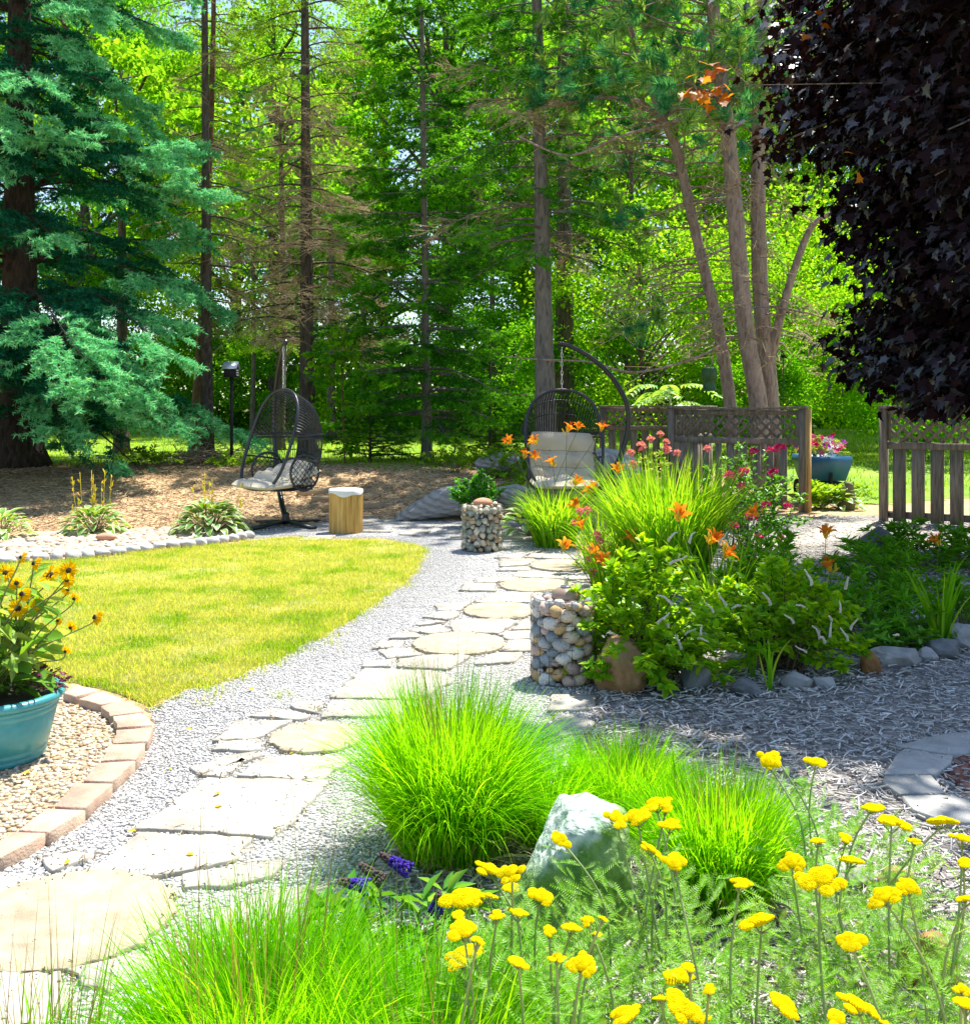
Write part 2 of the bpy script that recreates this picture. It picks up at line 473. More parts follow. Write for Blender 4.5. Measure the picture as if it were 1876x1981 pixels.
# ---- loose cover that nobody could count
ov, of_ = ico(1)
def pebbles(name, pts, z, r, flat, mats, sub=1):
    n = len(pts); v0, f0 = ico(sub)
    s = rng.uniform(r[0], r[1], (n, 1, 1)) * np.stack([rng.uniform(.75, 1.35, n), rng.uniform(.75, 1.2, n), rng.uniform(flat[0], flat[1], n)], 1)[:, None, :]
    v = v0[None] * (1 + rng.normal(0, .09, (n, len(v0), 1))) * s
    a = rng.uniform(0, 2 * PI, n); c_, s_ = np.cos(a)[:, None], np.sin(a)[:, None]
    x = v[:, :, 0] * c_ - v[:, :, 1] * s_; y = v[:, :, 0] * s_ + v[:, :, 1] * c_
    zz = z if np.ndim(z) == 0 else np.asarray(z)[:, None]
    V = np.stack([x + pts[:, 0:1], y + pts[:, 1:2], v[:, :, 2] + zz + s[:, 0, 2:3] * .25], 2).reshape(-1, 3)
    f = ((np.arange(n) * len(v0))[:, None, None] + f0[None]).reshape(-1, 3)
    mb = MB(); mb.add(V, f)
    return tag(mb.build(name, mats, smooth=sub > 1), kind='stuff')
def grains(name, cols, rough=.75):
    m, t, out = newmat(name)
    g = nd(t, 'ShaderNodeNewGeometry'); a = ramp(t, g.outputs['Random Per Island'], cols)
    nz = nd(t, 'ShaderNodeTexNoise', {'Vector': coords(t, False), 'Scale': 45.0, 'Detail': 4.0})
    mr = nd(t, 'ShaderNodeMapRange', {0: nz.outputs['Fac'], 1: .25, 2: .75, 3: .72, 4: 1.25})
    hs = nd(t, 'ShaderNodeHueSaturation', {'Value': mr.outputs[0], 'Color': a.outputs[0]})
    b = nd(t, 'ShaderNodeBsdfPrincipled', {'Base Color': hs.outputs[0], 'Roughness': rough, 'Specular IOR Level': .3})
    t.links.new(b.outputs[0], out.inputs[0])
    return m
pebbles('loose_gravel', scatter(path_poly, 75000, 1.6, 2.2), .004, (.004, .008), (.5, .85), grains('gravel_grain', [(.24, .237, .233), (.46, .45, .44), (.43, .41, .375), (.58, .57, .56), (.52, .51, .50)]), 0 if False else 1)
pebbles('pea_gravel', scatter(pea_poly, 9000, 1.2, 3.0), .012, (.007, .013), (.55, .8), grains('pea_stone', [(.24, .15, .085), (.46, .36, .23), (.36, .24, .13), (.56, .48, .37), (.42, .39, .34), (.50, .37, .21)]))
pebbles('river_rock', scatter(river_poly, 2600), .006, (.022, .050), (.45, .7), grains('river_stone', [(.36, .29, .21), (.50, .43, .33), (.34, .25, .18), (.56, .51, .43), (.43, .35, .26), (.38, .26, .19)]), 2)

def chips(name, pts, z, L, W, mat, tz=.25):
    n = len(pts); a = rng.uniform(0, PI, n); l = rng.uniform(L[0], L[1], n) * rng.choice([.6, 1, 1, 1.5], n); t = rng.normal(0, tz, n)
    h = np.stack([np.cos(a) * np.cos(t), np.sin(a) * np.cos(t), np.sin(t)], 1) * (l / 2)[:, None]
    zz = (z if np.ndim(z) else np.full(n, z)) + rng.uniform(.003, .022, n)
    c = np.stack([pts[:, 0], pts[:, 1], zz], 1)
    r = rng.uniform(W[0], W[1], n)
    mb = MB(); sticks(mb, c - h, c + h, r, r * rng.uniform(.4, 1, n))
    return tag(mb.build(name, mat), kind='stuff')
M['chip'] = grains('silvered_bark_chip', [(.16, .145, .135), (.48, .455, .43), (.62, .60, .58), (.54, .49, .43), (.70, .68, .66), (.34, .30, .26)])
chips('bark_chips', scatter(chip_poly, 44000, 1.2, 2.5), .010, (.016, .058), (.002, .0055), M['chip'])
litter_poly = [(-9, 11.3), (-4.5, 11.2), (-3, 11.3), (-1.5, 12.4), (0, 12.2), (1.5, 12.4), (3.2, 12.8), (3.6, 15), (2.5, 17.6), (-9, 17.6)]
lp = scatter(litter_poly, 30000, .5, 10)
chips('needle_litter', lp, np.array([terr(x, y) for x, y in lp]), (.04, .11), (.003, .008), grains('litter_chip', [(.16, .09, .045), (.42, .28, .15), (.58, .43, .26), (.50, .33, .19), (.66, .52, .34)]), .2)

# ---- lawns
M['grass'] = leafmat('lawn_grass', [(.09, .25, .010), (.17, .34, .014), (.28, .40, .03), (.52, .48, .18), (.24, .38, .025), (.58, .53, .26)], trans=.5, patch=2.2)
def turf(name, pts, z, L, W, mat, seg=2):
    n = len(pts); mb = MB()
    p = np.stack([pts[:, 0], pts[:, 1], z if np.ndim(z) else np.full(n, z)], 1)
    blades(mb, p, rng.uniform(0, 2 * PI, n), rng.uniform(L[0], L[1], n), rng.uniform(0, .5, n), rng.uniform(.5, 1.5, n), rng.uniform(W[0], W[1], n), seg=seg, twist=.6)
    return tag(mb.build(name, mat), kind='stuff')
lp_ = scatter(lawn_poly, 235000, .9, 5)
tn = np.array([noise.noise(Vector((x * 1.5, y * 1.5, 3))) + .6 * noise.noise(Vector((x * 5, y * 5, 9))) for x, y in lp_])
lp_ = lp_[(tn < .28) | (rng.random(len(lp_)) < .4)]
turf('lawn_grass', lp_, .008, (.016, .042), (.002, .004), M['grass'])
M['fargrass'] = leafmat('far_lawn_grass', [(.13, .30, .008), (.22, .40, .015), (.34, .46, .03)], trans=.55, patch=.7)
fp = scatter([(-22, 16.6), (22, 15), (26, 40), (-26, 40)], 60000, 1.2, 16)
fp = np.array([q for q in fp if q[1] > ys[lawn_edge(q[0])] - .2 + rng.normal(0, .12)])
turf('far_lawn_grass', fp, np.array([terr(x, y) for x, y in fp]), (.05, .12), (.012, .022), M['fargrass'])
lq = np.array(lawn_poly); lq = lq[rng.integers(0, len(lq), 5200)] + rng.normal(0, .028, (5200, 2))
turf('edge_grass', lq[np.hypot(lq[:, 0], lq[:, 1]) < 14], .006, (.02, .055), (.002, .004), M['grass'])
# stray tufts at the lawn's edge and in the gravel
tp = []
for px, py in [(300, 1372), (340, 1356), (405, 1337), (430, 1345), (545, 1352), (470, 1315), (535, 1290), (590, 1262), (610, 1240), (700, 1190), (730, 1176), (660, 1232), (405, 1360), (395, 1335), (500, 1302), (790, 1136), (640, 1250)]:
    g0 = G(px, py)
    for k in range(26): tp.append((g0[0] + rng.normal(0, .03), g0[1] + rng.normal(0, .04)))
turf('stray_grass', np.array(tp), .006, (.02, .06), (.003, .005), M['grass'], 2)

# ---------------------------------------------------------------- flagstones and round stepping stones
M['slab'] = surf('pale_flagstone', [(.25, .225, .19), (.34, .315, .275), (.41, .385, .34)], scale=5, bump=.5, bscale=28, rough=.85, vary=.06)
M['round'] = surf('sandy_round_paver', [(.28, .23, .155), (.36, .305, .22), (.41, .355, .27)], scale=10, bump=.35, bscale=160, rough=.9, vary=.05)
JOINT, SLABS = [], []
def slab(poly, name, label, mat, group, cat, z0=.002, th=.018, rough=.006, seed=0, step=.06):
    rs = np.random.default_rng(seed + 11); c = sum((Vector(p[:2]).to_3d() for p in poly), Vector()) / len(poly); c.z = z0
    ring = []
    for i in range(len(poly)):
        a, b = poly[i], poly[(i + 1) % len(poly)]
        L = math.hypot(b[0] - a[0], b[1] - a[1]); k = max(1, int(L / step))
        for j in range(k):
            t = j / k; o = rs.normal(0, rough, 2) if k > 1 or step > 1 else (0, 0)
            ring.append((a[0] + (b[0] - a[0]) * t + o[0] - c.x, a[1] + (b[1] - a[1]) * t + o[1] - c.y))
    rg = np.array(ring); n = len(rg)
    area = .5 * sum(rg[i][0] * rg[(i + 1) % n][1] - rg[(i + 1) % n][0] * rg[i][1] for i in range(n))
    if area < 0: rg = rg[::-1]
    ln = np.linalg.norm(rg, axis=1, keepdims=True); ins = rg * (1 - .004 / np.maximum(ln, .03))
    v = np.vstack([np.c_[rg, np.zeros(n)], np.c_[rg, np.full(n, th - .003)], np.c_[ins, np.full(n, th)]])
    q = [(k * n + i, k * n + (i + 1) % n, (k + 1) * n + (i + 1) % n, (k + 1) * n + i) for k in (0, 1) for i in range(n)]
    top = [tuple(x) for x in tessellate_polygon([[Vector((p[0], p[1], 0)) for p in ins]])]
    tt = []
    for a, b, d in top:
        A, B, D = ins[a], ins[b], ins[d]
        if (B[0] - A[0]) * (D[1] - A[1]) - (B[1] - A[1]) * (D[0] - A[0]) < 0: b, d = d, b
        tt.append((2 * n + a, 2 * n + b, 2 * n + d))
    mb = MB(); mb.add(v, q, tt)
    o = mb.build(name, mat); o.location = c
    if name == 'flagstone' or name == 'round_stepping_stone': JOINT.extend([(a + c.x, b + c.y) for a, b in rg]); SLABS.append([(a + c.x, b + c.y) for a, b in rg])
    return tag(o, label, cat, group)
ROUND = [((1085, 1090.5), (61, 12), 'tan round stepping stone farthest up the path, beside the orange lilies'),
         ((1039, 1129), (73, 13), 'tan round stepping stone just behind the near gabion'),
         ((967, 1177.5), (70, 16.5), 'tan round stepping stone partly hidden by the near gabion, streaked with leaf shade'),
         ((888, 1241), (90, 20.5), 'tan round stepping stone half seen through the tips of the tall fountain grass'),
         ((612, 1420.5), (89, 30), 'tan round stepping stone cut off by the left side of the tall fountain grass'),
         ((128, 1772), (205, 82), 'largest tan round stepping stone, nearest in the lower left')]
for i, ((cx_, cy_), (rx, ry), lab) in enumerate(ROUND):
    a = G(cx_ - rx, cy_, .03); b = G(cx_ + rx, cy_, .03); near = G(cx_, cy_ + ry, .03); far = G(cx_, cy_ - ry, .03)
    c = (near + far) / 2; r1 = (b - a).length / 2; r2 = (far - near).length / 2; r2 = .5 * (r2 + r1)
    pl = [(c.x + r1 * math.cos(t), c.y + r2 * math.sin(t)) for t in np.linspace(0, 2 * PI, 72, endpoint=False)]
    slab(pl, 'round_stepping_stone', lab, M['round'], 'round tan stepping stones of the path', 'stepping stone', seed=i, step=9, th=.020)
FL = [
 ([(956, 1076), (1008, 1077), (1019, 1070), (1053, 1062), (1001, 1067)], 'thin pale slab right of the far gabion, farthest of the row'),
 ([(1015, 1076), (1102, 1079), (1121, 1078), (1096, 1069), (1027, 1068)], 'shade-streaked slab behind the farthest round stone'),
 ([(966, 1093), (1014, 1091), (1041, 1082), (1031, 1078), (966, 1078)], 'short thick slab with a square left end, left of the farthest round stone'),
 ([(961, 1101), (1025, 1100), (1021, 1093), (971, 1094.5)], 'thin strip of slab below the square-ended one, left of the farthest round stone'),
 ([(991, 1113), (1012, 1113.5), (1109, 1118), (1152, 1116), (1096, 1107), (1031, 1101), (1001, 1102)], 'long pale slab in front of the farthest round stone'),
 ([(921, 1124), (958, 1123.5), (1011, 1115), (988, 1113), (926, 1114)], 'tapering slab behind the second farthest round stone'),
 ([(887, 1139), (960, 1139.5), (958, 1125), (901, 1125.5)], 'blunt rectangular slab reaching left into the gravel beside the second farthest round stone'),
 ([(1113, 1127), (1126, 1132), (1154, 1130), (1147, 1122), (1113, 1119.5)], 'small slab right of the second farthest round stone, at the bed edge'),
 ([(922, 1162), (1034, 1161), (1055, 1144), (989, 1142), (958, 1142)], 'wide white slab between the second and third farthest round stones'),
 ([(1074, 1142), (1126, 1153), (1136, 1138), (1109, 1137)], 'pale slab behind the torch of the near gabion'),
 ([(839, 1166), (845, 1177.5), (888, 1177.5), (916, 1159), (877, 1163.5)], 'four-sided slab with a pointed right tip, upper left of the third farthest round stone'),
 ([(820, 1189.5), (866, 1195), (890, 1187), (881, 1177.8), (845, 1179.7)], 'five-sided slab under the pointed-tip slab, left of the third farthest round stone'),
 ([(804, 1204), (812, 1205.4), (862, 1199), (845, 1195.8), (817, 1199)], 'sliver of slab at the gravel, next to the grass-tip level'),
 ([(791, 1215.7), (836, 1223), (867, 1217), (851, 1204.7), (821, 1208.6)], 'kite shaped slab above the fourth round stone'),
 ([(873, 1206.5), (879, 1219.3), (965, 1221), (1000, 1199), (988, 1193), (894, 1194.7), (875, 1198)], 'big bright six-sided slab in front of the third farthest round stone'),
 ([(988, 1214.6), (1030, 1212.5), (1030, 1193), (1010, 1196)], 'shaded slab touching the left foot of the near gabion'),
 ([(966, 1222.5), (982, 1233), (1030, 1230), (1030, 1216), (980, 1218)], 'slab with a broken lower edge left of the near gabion'),
 ([(752, 1230), (817, 1229), (810, 1221), (785, 1217), (764, 1222)], 'low wedge shaped slab on the gravel edge, left of the kite shaped slab'),
 ([(720, 1249.6), (774, 1248), (783, 1234), (734, 1236)], 'square-ended slab farthest left in the middle of the path'),
 ([(730, 1254), (751, 1269), (815, 1261.5), (795, 1249), (758, 1249)], 'arrow shaped slab at the left of the fourth round stone'),
 ([(698, 1285), (756, 1284), (761, 1270), (701, 1275)], 'short slab at the left end of the row under the arrow shaped slab'),
 ([(767, 1284.5), (870, 1290), (911, 1265), (894, 1262), (817, 1263), (775, 1271)], 'long slab with one slanting end, in front of the fourth round stone'),
 ([(968, 1254), (1010, 1255.4), (1030, 1253), (1030, 1234), (980, 1234.5)], 'slab between the fourth round stone and the near gabion'),
 ([(916, 1280.5), (999, 1275), (1010, 1258), (963, 1258), (922, 1271)], 'slab with a straight front edge before the near gabion'),
 ([(636, 1344), (805, 1349), (880, 1310), (845, 1294), (706, 1288)], 'largest white slab behind the grass, striped by its stalks'),
 ([(621, 1381.5), (760, 1381), (850, 1352), (642, 1348)], 'wide white slab in the second row behind the tall grass'),
 ([(561, 1359), (575, 1365.5), (615, 1373), (626, 1352), (575, 1351)], 'small speckled slab at the gravel, above the long pointed one'),
 ([(488, 1379), (575, 1387), (605, 1379), (560, 1369), (526, 1365.5)], 'long speckled slab with a pointed left end'),
 ([(414, 1426), (498, 1422.5), (564, 1388), (459, 1388)], 'greyish four-sided slab at upper left of the fifth round stone'),
 ([(410, 1447), (506, 1443), (501, 1424), (420, 1428.6)], 'short block-like slab below the greyish one'),
 ([(367, 1481), (390, 1491), (506, 1455), (500, 1446.5), (420, 1462)], 'narrow slanting slab left of the fifth round stone'),
 ([(393, 1491.5), (433, 1498), (476, 1464), (470, 1461)], 'small three-cornered slab beside the narrow slanting one'),
 ([(461, 1495.5), (622, 1502), (660, 1476), (690, 1457), (508, 1457)], 'white slab in front of the fifth round stone, running under the grass'),
 ([(262, 1596), (400, 1603), (522, 1610), (560, 1588), (600, 1548), (640, 1502), (404, 1499)], 'very large slab with whitish smears and a curved right side'),
 ([(162, 1680), (225, 1685.5), (280, 1687), (340, 1680), (450, 1658), (487, 1613), (272, 1603)], 'large grey slab with a rounded front edge, next to the biggest round stone'),
 ([(83, 1653), (100, 1677), (160, 1656), (185, 1646), (150, 1638)], 'small loose pale slab alone in the gravel at left'),
 ([(-90, 1770), (0, 1741), (115, 1693), (0, 1686), (-90, 1690)], 'slab cut by the left picture edge above the biggest round stone'),
 ([(355, 1708), (500, 1698), (560, 1655), (460, 1665), (352, 1685)], 'white slab half covered by the near fountain grass'),
 ([(-90, 2000), (60, 1988), (140, 1930), (120, 1872), (0, 1864), (-90, 1870)], 'white slab in the lower left corner under grass stalks'),
 ([(125, 1868), (210, 1915), (330, 1850), (345, 1800), (300, 1830)], 'white slab under the left fringe of the near fountain grass'),
 ([(400, 1800), (560, 1780), (640, 1700), (520, 1715), (420, 1760)], 'slab mostly buried under the near fountain grass'),
 ([(1060, 1370), (1150, 1365), (1155, 1340), (1070, 1338)], 'slab beside the brown boulder, farthest of three by the tall grass'),
 ([(1055, 1420), (1140, 1412), (1150, 1390), (1080, 1372)], 'slab in front of the brown boulder, middle of three by the tall grass'),
 ([(1040, 1470), (1100, 1455), (1105, 1430), (1060, 1425)], 'slab at the chip bed edge, nearest of three by the tall grass'),
 ([(700, 1016 + 10), (758, 1026.3), (754, 1022.5), (720, 1022.5)], 'thin slab right of the log stool, nearest to the lawn'),
 ([(771, 1031), (814, 1033.5), (833, 1024.6), (797, 1021)], 'pointed slab in front of the striped boulder'),
 ([(840, 1030), (888, 1028), (891, 1022.5), (846, 1024.6)], 'slab in shade left of the far gabion'),
 ([(866, 1039.8), (895, 1039.8), (893, 1033), (876, 1035)], 'small slab touching the far gabion'),
 ([(696, 1010), (741, 1005), (724, 996), (696, 997)], 'white slab between the log stool and the striped boulder'),
 ([(970, 1028), (1030, 1024), (1030, 1017.5), (970, 1018.5)], 'shaded slab right of the far gabion, farther one'),
 ([(972, 1045), (1040, 1042), (1040, 1033), (975, 1035)], 'shaded slab right of the far gabion, nearer one'),
 ([(575, 1043), (640, 1041), (648, 1033), (600, 1034)], 'slab between the left stand and the log stool'),
]
for i, (pl, lab) in enumerate(FL):
    slab([G(x, y, .03) for x, y in pl], 'flagstone', lab, M['slab'], 'irregular flagstones of the gravel path', 'flagstone', seed=100 + i, rough=.0065, step=.04)

gp_ = []
for pl in SLABS:
    q = np.array(pl); lo, hi = q.min(0), q.max(0); k = int(30 + 190 * (hi[0] - lo[0]) * (hi[1] - lo[1])); s_ = rng.uniform(lo, hi, (k, 2)); gp_.append(s_[inpoly(s_[:, 0], s_[:, 1], pl)])
pebbles('scattered_grit', np.concatenate(gp_), .0205, (.0015, .004), (.5, .8), grains('grit', [(.24, .22, .19), (.40, .37, .33), (.16, .13, .09)]))
fl = MB(); leaves(fl, [(0, 0, .004)], [(1, 0, .1)], [(0, .1, 1)], .028, .018, OV); fl = fl.build('fallen_leaf', leafmat('yellow_fallen_leaf', [(.60, .36, .02), (.66, .44, .04)], trans=.3), data_only=True)
for px, py in [(262, 1622), (375, 1668), (125, 1686), (425, 1547), (370, 1420), (206, 1518), (415, 1575), (247, 1330), (560, 1470), (480, 1340), (330, 1500), (60, 1505)]:
    g0 = G(px, py); o = place('fallen_leaf', fl, None, (g0.x, g0.y, .019), (rng.normal(0, .2), rng.normal(0, .2), rng.uniform(0, 6.28)), rng.uniform(.7, 1.2)); tag(o, 'small yellow fallen leaf lying on the gravel and stones', 'leaf', 'fallen yellow leaves on the path')
jr = np.random.default_rng(44)
jp = np.array(JOINT); jp = jp[jr.integers(0, len(jp), 2600)] + jr.normal(0, .012, (2600, 2))
chips('joint_litter', jp, .004, (.008, .03), (.0012, .003), grains('joint_debris', [(.10, .07, .04), (.24, .17, .10), (.14, .15, .05), (.34, .28, .18)]), .4)
# ---------------------------------------------------------------- edging bricks, edging cobbles
M['brick'] = surf('tumbled_tan_paver', [(.34, .21, .155), (.43, .30, .225), (.46, .35, .265)], scale=7, bump=.45, bscale=110, rough=.9, vary=.1)
BR = [([(-60, 1336), (10, 1338), (45, 1316), (-30, 1312)], 'pinkish paver of the curved edging, seen behind the teal pot'),
      ([(60, 1322), (110, 1338), (128, 1322), (95, 1312)], 'paver of the curved edging next to the purple trailing leaves'),
      ([(122, 1341), (150, 1347), (190, 1334), (148, 1324)], 'pinkish paver at the top of the curved edging, next to the lawn'),
      ([(153, 1352), (196, 1363), (243, 1353), (194, 1338)], 'paver on the lawn side, second past the top of the curve'),
      ([(194, 1366), (215, 1384), (279, 1375), (256, 1358), (230, 1355)], 'paver with a dark speck at the outer bend of the edging'),
      ([(222, 1386), (226, 1407), (295, 1402), (288, 1388), (274, 1379)], 'paver at the widest point of the bend, by the gravel'),
      ([(226, 1412), (216, 1437), (288, 1433), (295, 1406.5)], 'yellowish paver just below the widest point of the bend'),
      ([(211, 1440), (195, 1470.5), (263, 1468), (281, 1438)], 'pinkish paver two below the widest point of the bend'),
      ([(188, 1475), (163, 1510), (218, 1511.5), (262, 1472)], 'tan paver three below the widest point of the bend'),
      ([(140, 1516), (107, 1560), (165, 1563.5), (217, 1515)], 'tan paver level with the bottom of the pot shadow'),
      ([(92, 1564), (36, 1605), (95, 1609), (165, 1567)], 'brownish paver second nearest along the edging'),
      ([(30, 1610), (-60, 1655), (0, 1660), (90, 1612)], 'nearest paver of the edging, at the left picture edge')]
for i, (pl, lab) in enumerate(BR):
    slab([G(x, y, .052) for x, y in pl], 'edging_brick', lab, M['brick'], 'tan pavers of the curved edging', 'paver', z0=.0, th=.052, rough=.003, seed=300 + i, step=.05)
M['cobble'] = surf('pale_edging_cobble', [(.36, .35, .34), (.46, .45, .44)], scale=9, bump=.4, bscale=90, vary=.08)
cl = smooth_line([G(-40, 1094), G(60, 1087), G(150, 1081), (G(230, 1073)), G(300, 1064), G(380, 1056.5), G(440, 1049), G(484, 1041)], 24)
cl = np.array(cl); seg = np.r_[0, np.cumsum(np.linalg.norm(np.diff(cl, axis=0), axis=1))]; s = .0; k = 0
while s < seg[-1]:
    wd = rng.uniform(.11, .16); x = np.interp(s + wd / 2, seg, cl[:, 0]); y = np.interp(s + wd / 2, seg, cl[:, 1])
    x2 = np.interp(min(s + wd, seg[-1]), seg, cl[:, 0]); y2 = np.interp(min(s + wd, seg[-1]), seg, cl[:, 1])
    mb = MB(); rock(mb, (wd * .52, .075, .055), 500 + k, sub=3, rough=.1, planes=5, cut=(.75, .85)); 
    o = mb.build('edging_cobble', M['cobble'], smooth=True); o.location = (x, y, .03); o.rotation_euler = (0, 0, math.atan2(y2 - y, x2 - x))
    tag(o, 'pale squarish cobble in the edging row along the back of the lawn', 'cobble', 'pale cobbles edging the lawn')
    s += wd + .006; k += 1
# ---------------------------------------------------------------- fences
M['wood'] = surf('weathered_fence_wood', [(.10, .085, .065), (.20, .17, .13), (.29, .25, .19)], scale=5, bump=.55, bscale=40, st=(9, 9, .7), rough=.9, vary=.12)
M['post'] = surf('honey_post_wood', [(.22, .13, .045), (.40, .25, .09), (.47, .31, .13)], scale=5, bump=.4, bscale=40, st=(9, 9, .6), rough=.8)
def lattice_mb(L, h, z0, sp=.150, w=.038, th=.009):
    mb = MB()
    for k, sg in ((0, 1), (1, -1)):
        y = .006 if k else -.006
        x = -h
        while x < L + h:
            a, b = (x, x + h) if sg > 0 else (x + h, x)
            p0 = [a, z0]; p1 = [b, z0 + h]
            def clip(p, q):
                for e, side in ((0, -1), (L, 1)):
                    if (p[0] - e) * side > 0:
                        t = (e - p[0]) / (q[0] - p[0]); p = [e, p[1] + t * (q[1] - p[1])]
                return p
            if max(p0[0], p1[0]) > .02 and min(p0[0], p1[0]) < L - .02:
                a_, b_ = clip(p0, p1), clip(p1, p0)
                beam(mb, (a_[0], y, a_[1]), (b_[0], y, b_[1]), th, w, up=(-(b_[1] - a_[1]), 0, b_[0] - a_[0]))
            x += sp
    return mb
def fence(label, a, b, zt, posts=(1, 1), sag=0.0, honey=False, pick=.125, gap=.068):
    a = Vector(a); b = Vector(b); d = b - a; L = math.hypot(d.x, d.y); z0 = min(terr(a.x, a.y), terr(b.x, b.y)) - .02
    t = thing('lattice_fence', label, 'fence', (a.x, a.y, z0), math.atan2(d.y, d.x), 'lattice topped fence panels')
    hh = zt - z0; pw = .095
    for e in (0, 1):
        if posts[e]:
            mb = MB(); x = e * L; box(mb, (x, 0, (hh - .036) / 2), (pw, pw, hh - .036))
            p = mb.build('post', M['wood'], t)
            if e == 1 and honey:
                m2 = MB(); box(m2, (x + pw / 2 + .022, .012, (hh - .037) / 2), (.040, .14, hh - .037)); m2.build('post_board', M['post'], t)['label'] = 'honey coloured board on the end of the panel'
    x0, x1 = pw / 2, L - pw / 2
    mb = MB(); n = 12
    for i in range(n):                                # the cap board dips a little in the middle
        u0, u1 = -.05 + (L + .1) * i / n, -.05 + (L + .1) * (i + 1) / n
        sg = lambda u: -sag * 4 * max(0, u / L) * max(0, 1 - u / L)
        beam(mb, (u0, 0, hh - .018 + sg(u0)), (u1, 0, hh - .018 + sg(u1)), .14, .036)
    mb.build('cap_rail', M['wood'], t)
    zt1, zm = hh - .04 - sag, hh * .665
    mb = MB(); box(mb, ((x0 + x1) / 2, 0, zt1 - .035), (x1 - x0, .04, .07)); mb.build('upper_rail', M['wood'], t)
    mb = MB(); box(mb, ((x0 + x1) / 2, 0, zm), (x1 - x0, .05, .085)); mb.build('middle_rail', M['wood'], t)
    mb = MB(); box(mb, ((x0 + x1) / 2, .03, .12), (x1 - x0, .035, .085)); mb.build('lower_rail', M['wood'], t)
    for xx in (x0 + .02, x1 - .02):
        mb = MB(); box(mb, (xx, 0, (zm + zt1) / 2), (.036, .036, zt1 - .07 - zm - .045)); mb.build('lattice_stop', M['wood'], t)
    lm = lattice_mb(x1 - x0 - .08, zt1 - .07 - zm - .04, zm + .042)
    for i in range(len(lm.v)): lm.v[i] = lm.v[i] + np.array([x0 + .04, 0, 0])
    lm.build('lattice', M['wood'], t)
    x = x0 + .06
    while x + pick < x1:
        mb = MB(); box(mb, (x + pick / 2, 0, (.04 + zm - .045) / 2), (pick, .022, zm - .085)); mb.build('picket', M['wood'], t)
        x += pick + gap
    return t
ZT = 1.449
def XY(px, d): return ((px - CX) / F * d, d, 0)
fence('grey lattice topped fence panel behind the red-flowered bush, ending in a honey coloured post', XY(1300, 14.4), XY(1553, 13.25), ZT, honey=True, sag=.02, pick=.09, gap=.10)
fence('lattice topped fence panel at right, under the dark purple maple', XY(1709, 12.1), (7.05, 10.7, 0), ZT + .005, pick=.15, gap=.065)
fence('farther lattice topped fence panel, behind the right hanging chair', XY(1165, 17.3), XY(1372, 17.0), ZT + .01)
fence('lattice topped fence panel running back from the middle post to the farther panel', XY(1304, 14.55), XY(1378, 16.9), ZT + .002, posts=(0, 0))

# ---------------------------------------------------------------- hanging chairs, their stands and cushions
M['blackmetal'] = surf('black_powder_coat', [(.012, .014, .016), (.02, .022, .025)], rough=.35, bump=.05, spec=.5)
M['rattan'] = surf('black_rattan', [(.012, .013, .018), (.028, .03, .038)], rough=.4, bump=.2, bscale=120, spec=.55)
M['steel'] = surf('galvanised_chain', [(.45, .46, .47), (.6, .6, .6)], rough=.35, bump=0, metal=.9)
M['cushion'] = surf('cream_cushion_cloth', [(.54, .47, .35), (.60, .53, .41)], scale=14, rough=.95, bump=.25, bscale=240)
M['seam_shade'] = surf('seam_shade_and_button', [(.30, .25, .17), (.36, .30, .2)], rough=.95, bump=0)  # darker cloth that puts in the shade of the creases; buttons share it
HW = .46                                              # half width of the hoop
def hoop_y(z): return -.40 * (1 - max(0, min(1, z / 1.2))) ** 1.15
def hoop_pts(n=40):
    key = [(0, 1.2), (.14, 1.185), (.27, 1.13), (.37, 1.03), (.43, .90), (.46, .74), (.465, .55), (.455, .38), (.42, .22), (.34, .09), (.22, .035), (0, .02)]
    r = [(x, hoop_y(z), z) for x, z in key]
    full = r + [(-x, y, z) for x, y, z in r[-2:0:-1]]
    return smooth_line(full, 4, closed=True)
RZ = .66                                              # height of the ring that carries the hood
def ring_pt(t):                                       # t from -1 (left hoop) round the back to 1
    a = t * PI / 2
    return np.array([HW * math.sin(a), hoop_y(RZ) + .02 + (.62) * math.cos(a) ** .9 if abs(t) < 1 else hoop_y(RZ), RZ])
def hoop_at(t):                                       # the same parameter on the upper hoop arch
    hp = hoop_at.c; return np.array([np.interp(t, hoop_at.t, hp[:, i]) for i in range(3)])
_up = [(x, hoop_y(z), z) for x, z in [(-.463, .66), (-.46, .74), (-.43, .90), (-.37, 1.03), (-.27, 1.13), (-.14, 1.185), (0, 1.2), (.14, 1.185), (.27, 1.13), (.37, 1.03), (.43, .90), (.46, .74), (.463, .66)]]
hoop_at.c = np.array(smooth_line(_up, 6)); _sl = np.r_[0, np.cumsum(np.linalg.norm(np.diff(hoop_at.c, axis=0), axis=1))]; hoop_at.t = _sl / _sl[-1] * 2 - 1
def base_pt(t):
    a = t * PI / 2
    return np.array([.40 * math.sin(a), -.12 + .42 * math.cos(a), .06 + .05 * math.cos(a)])
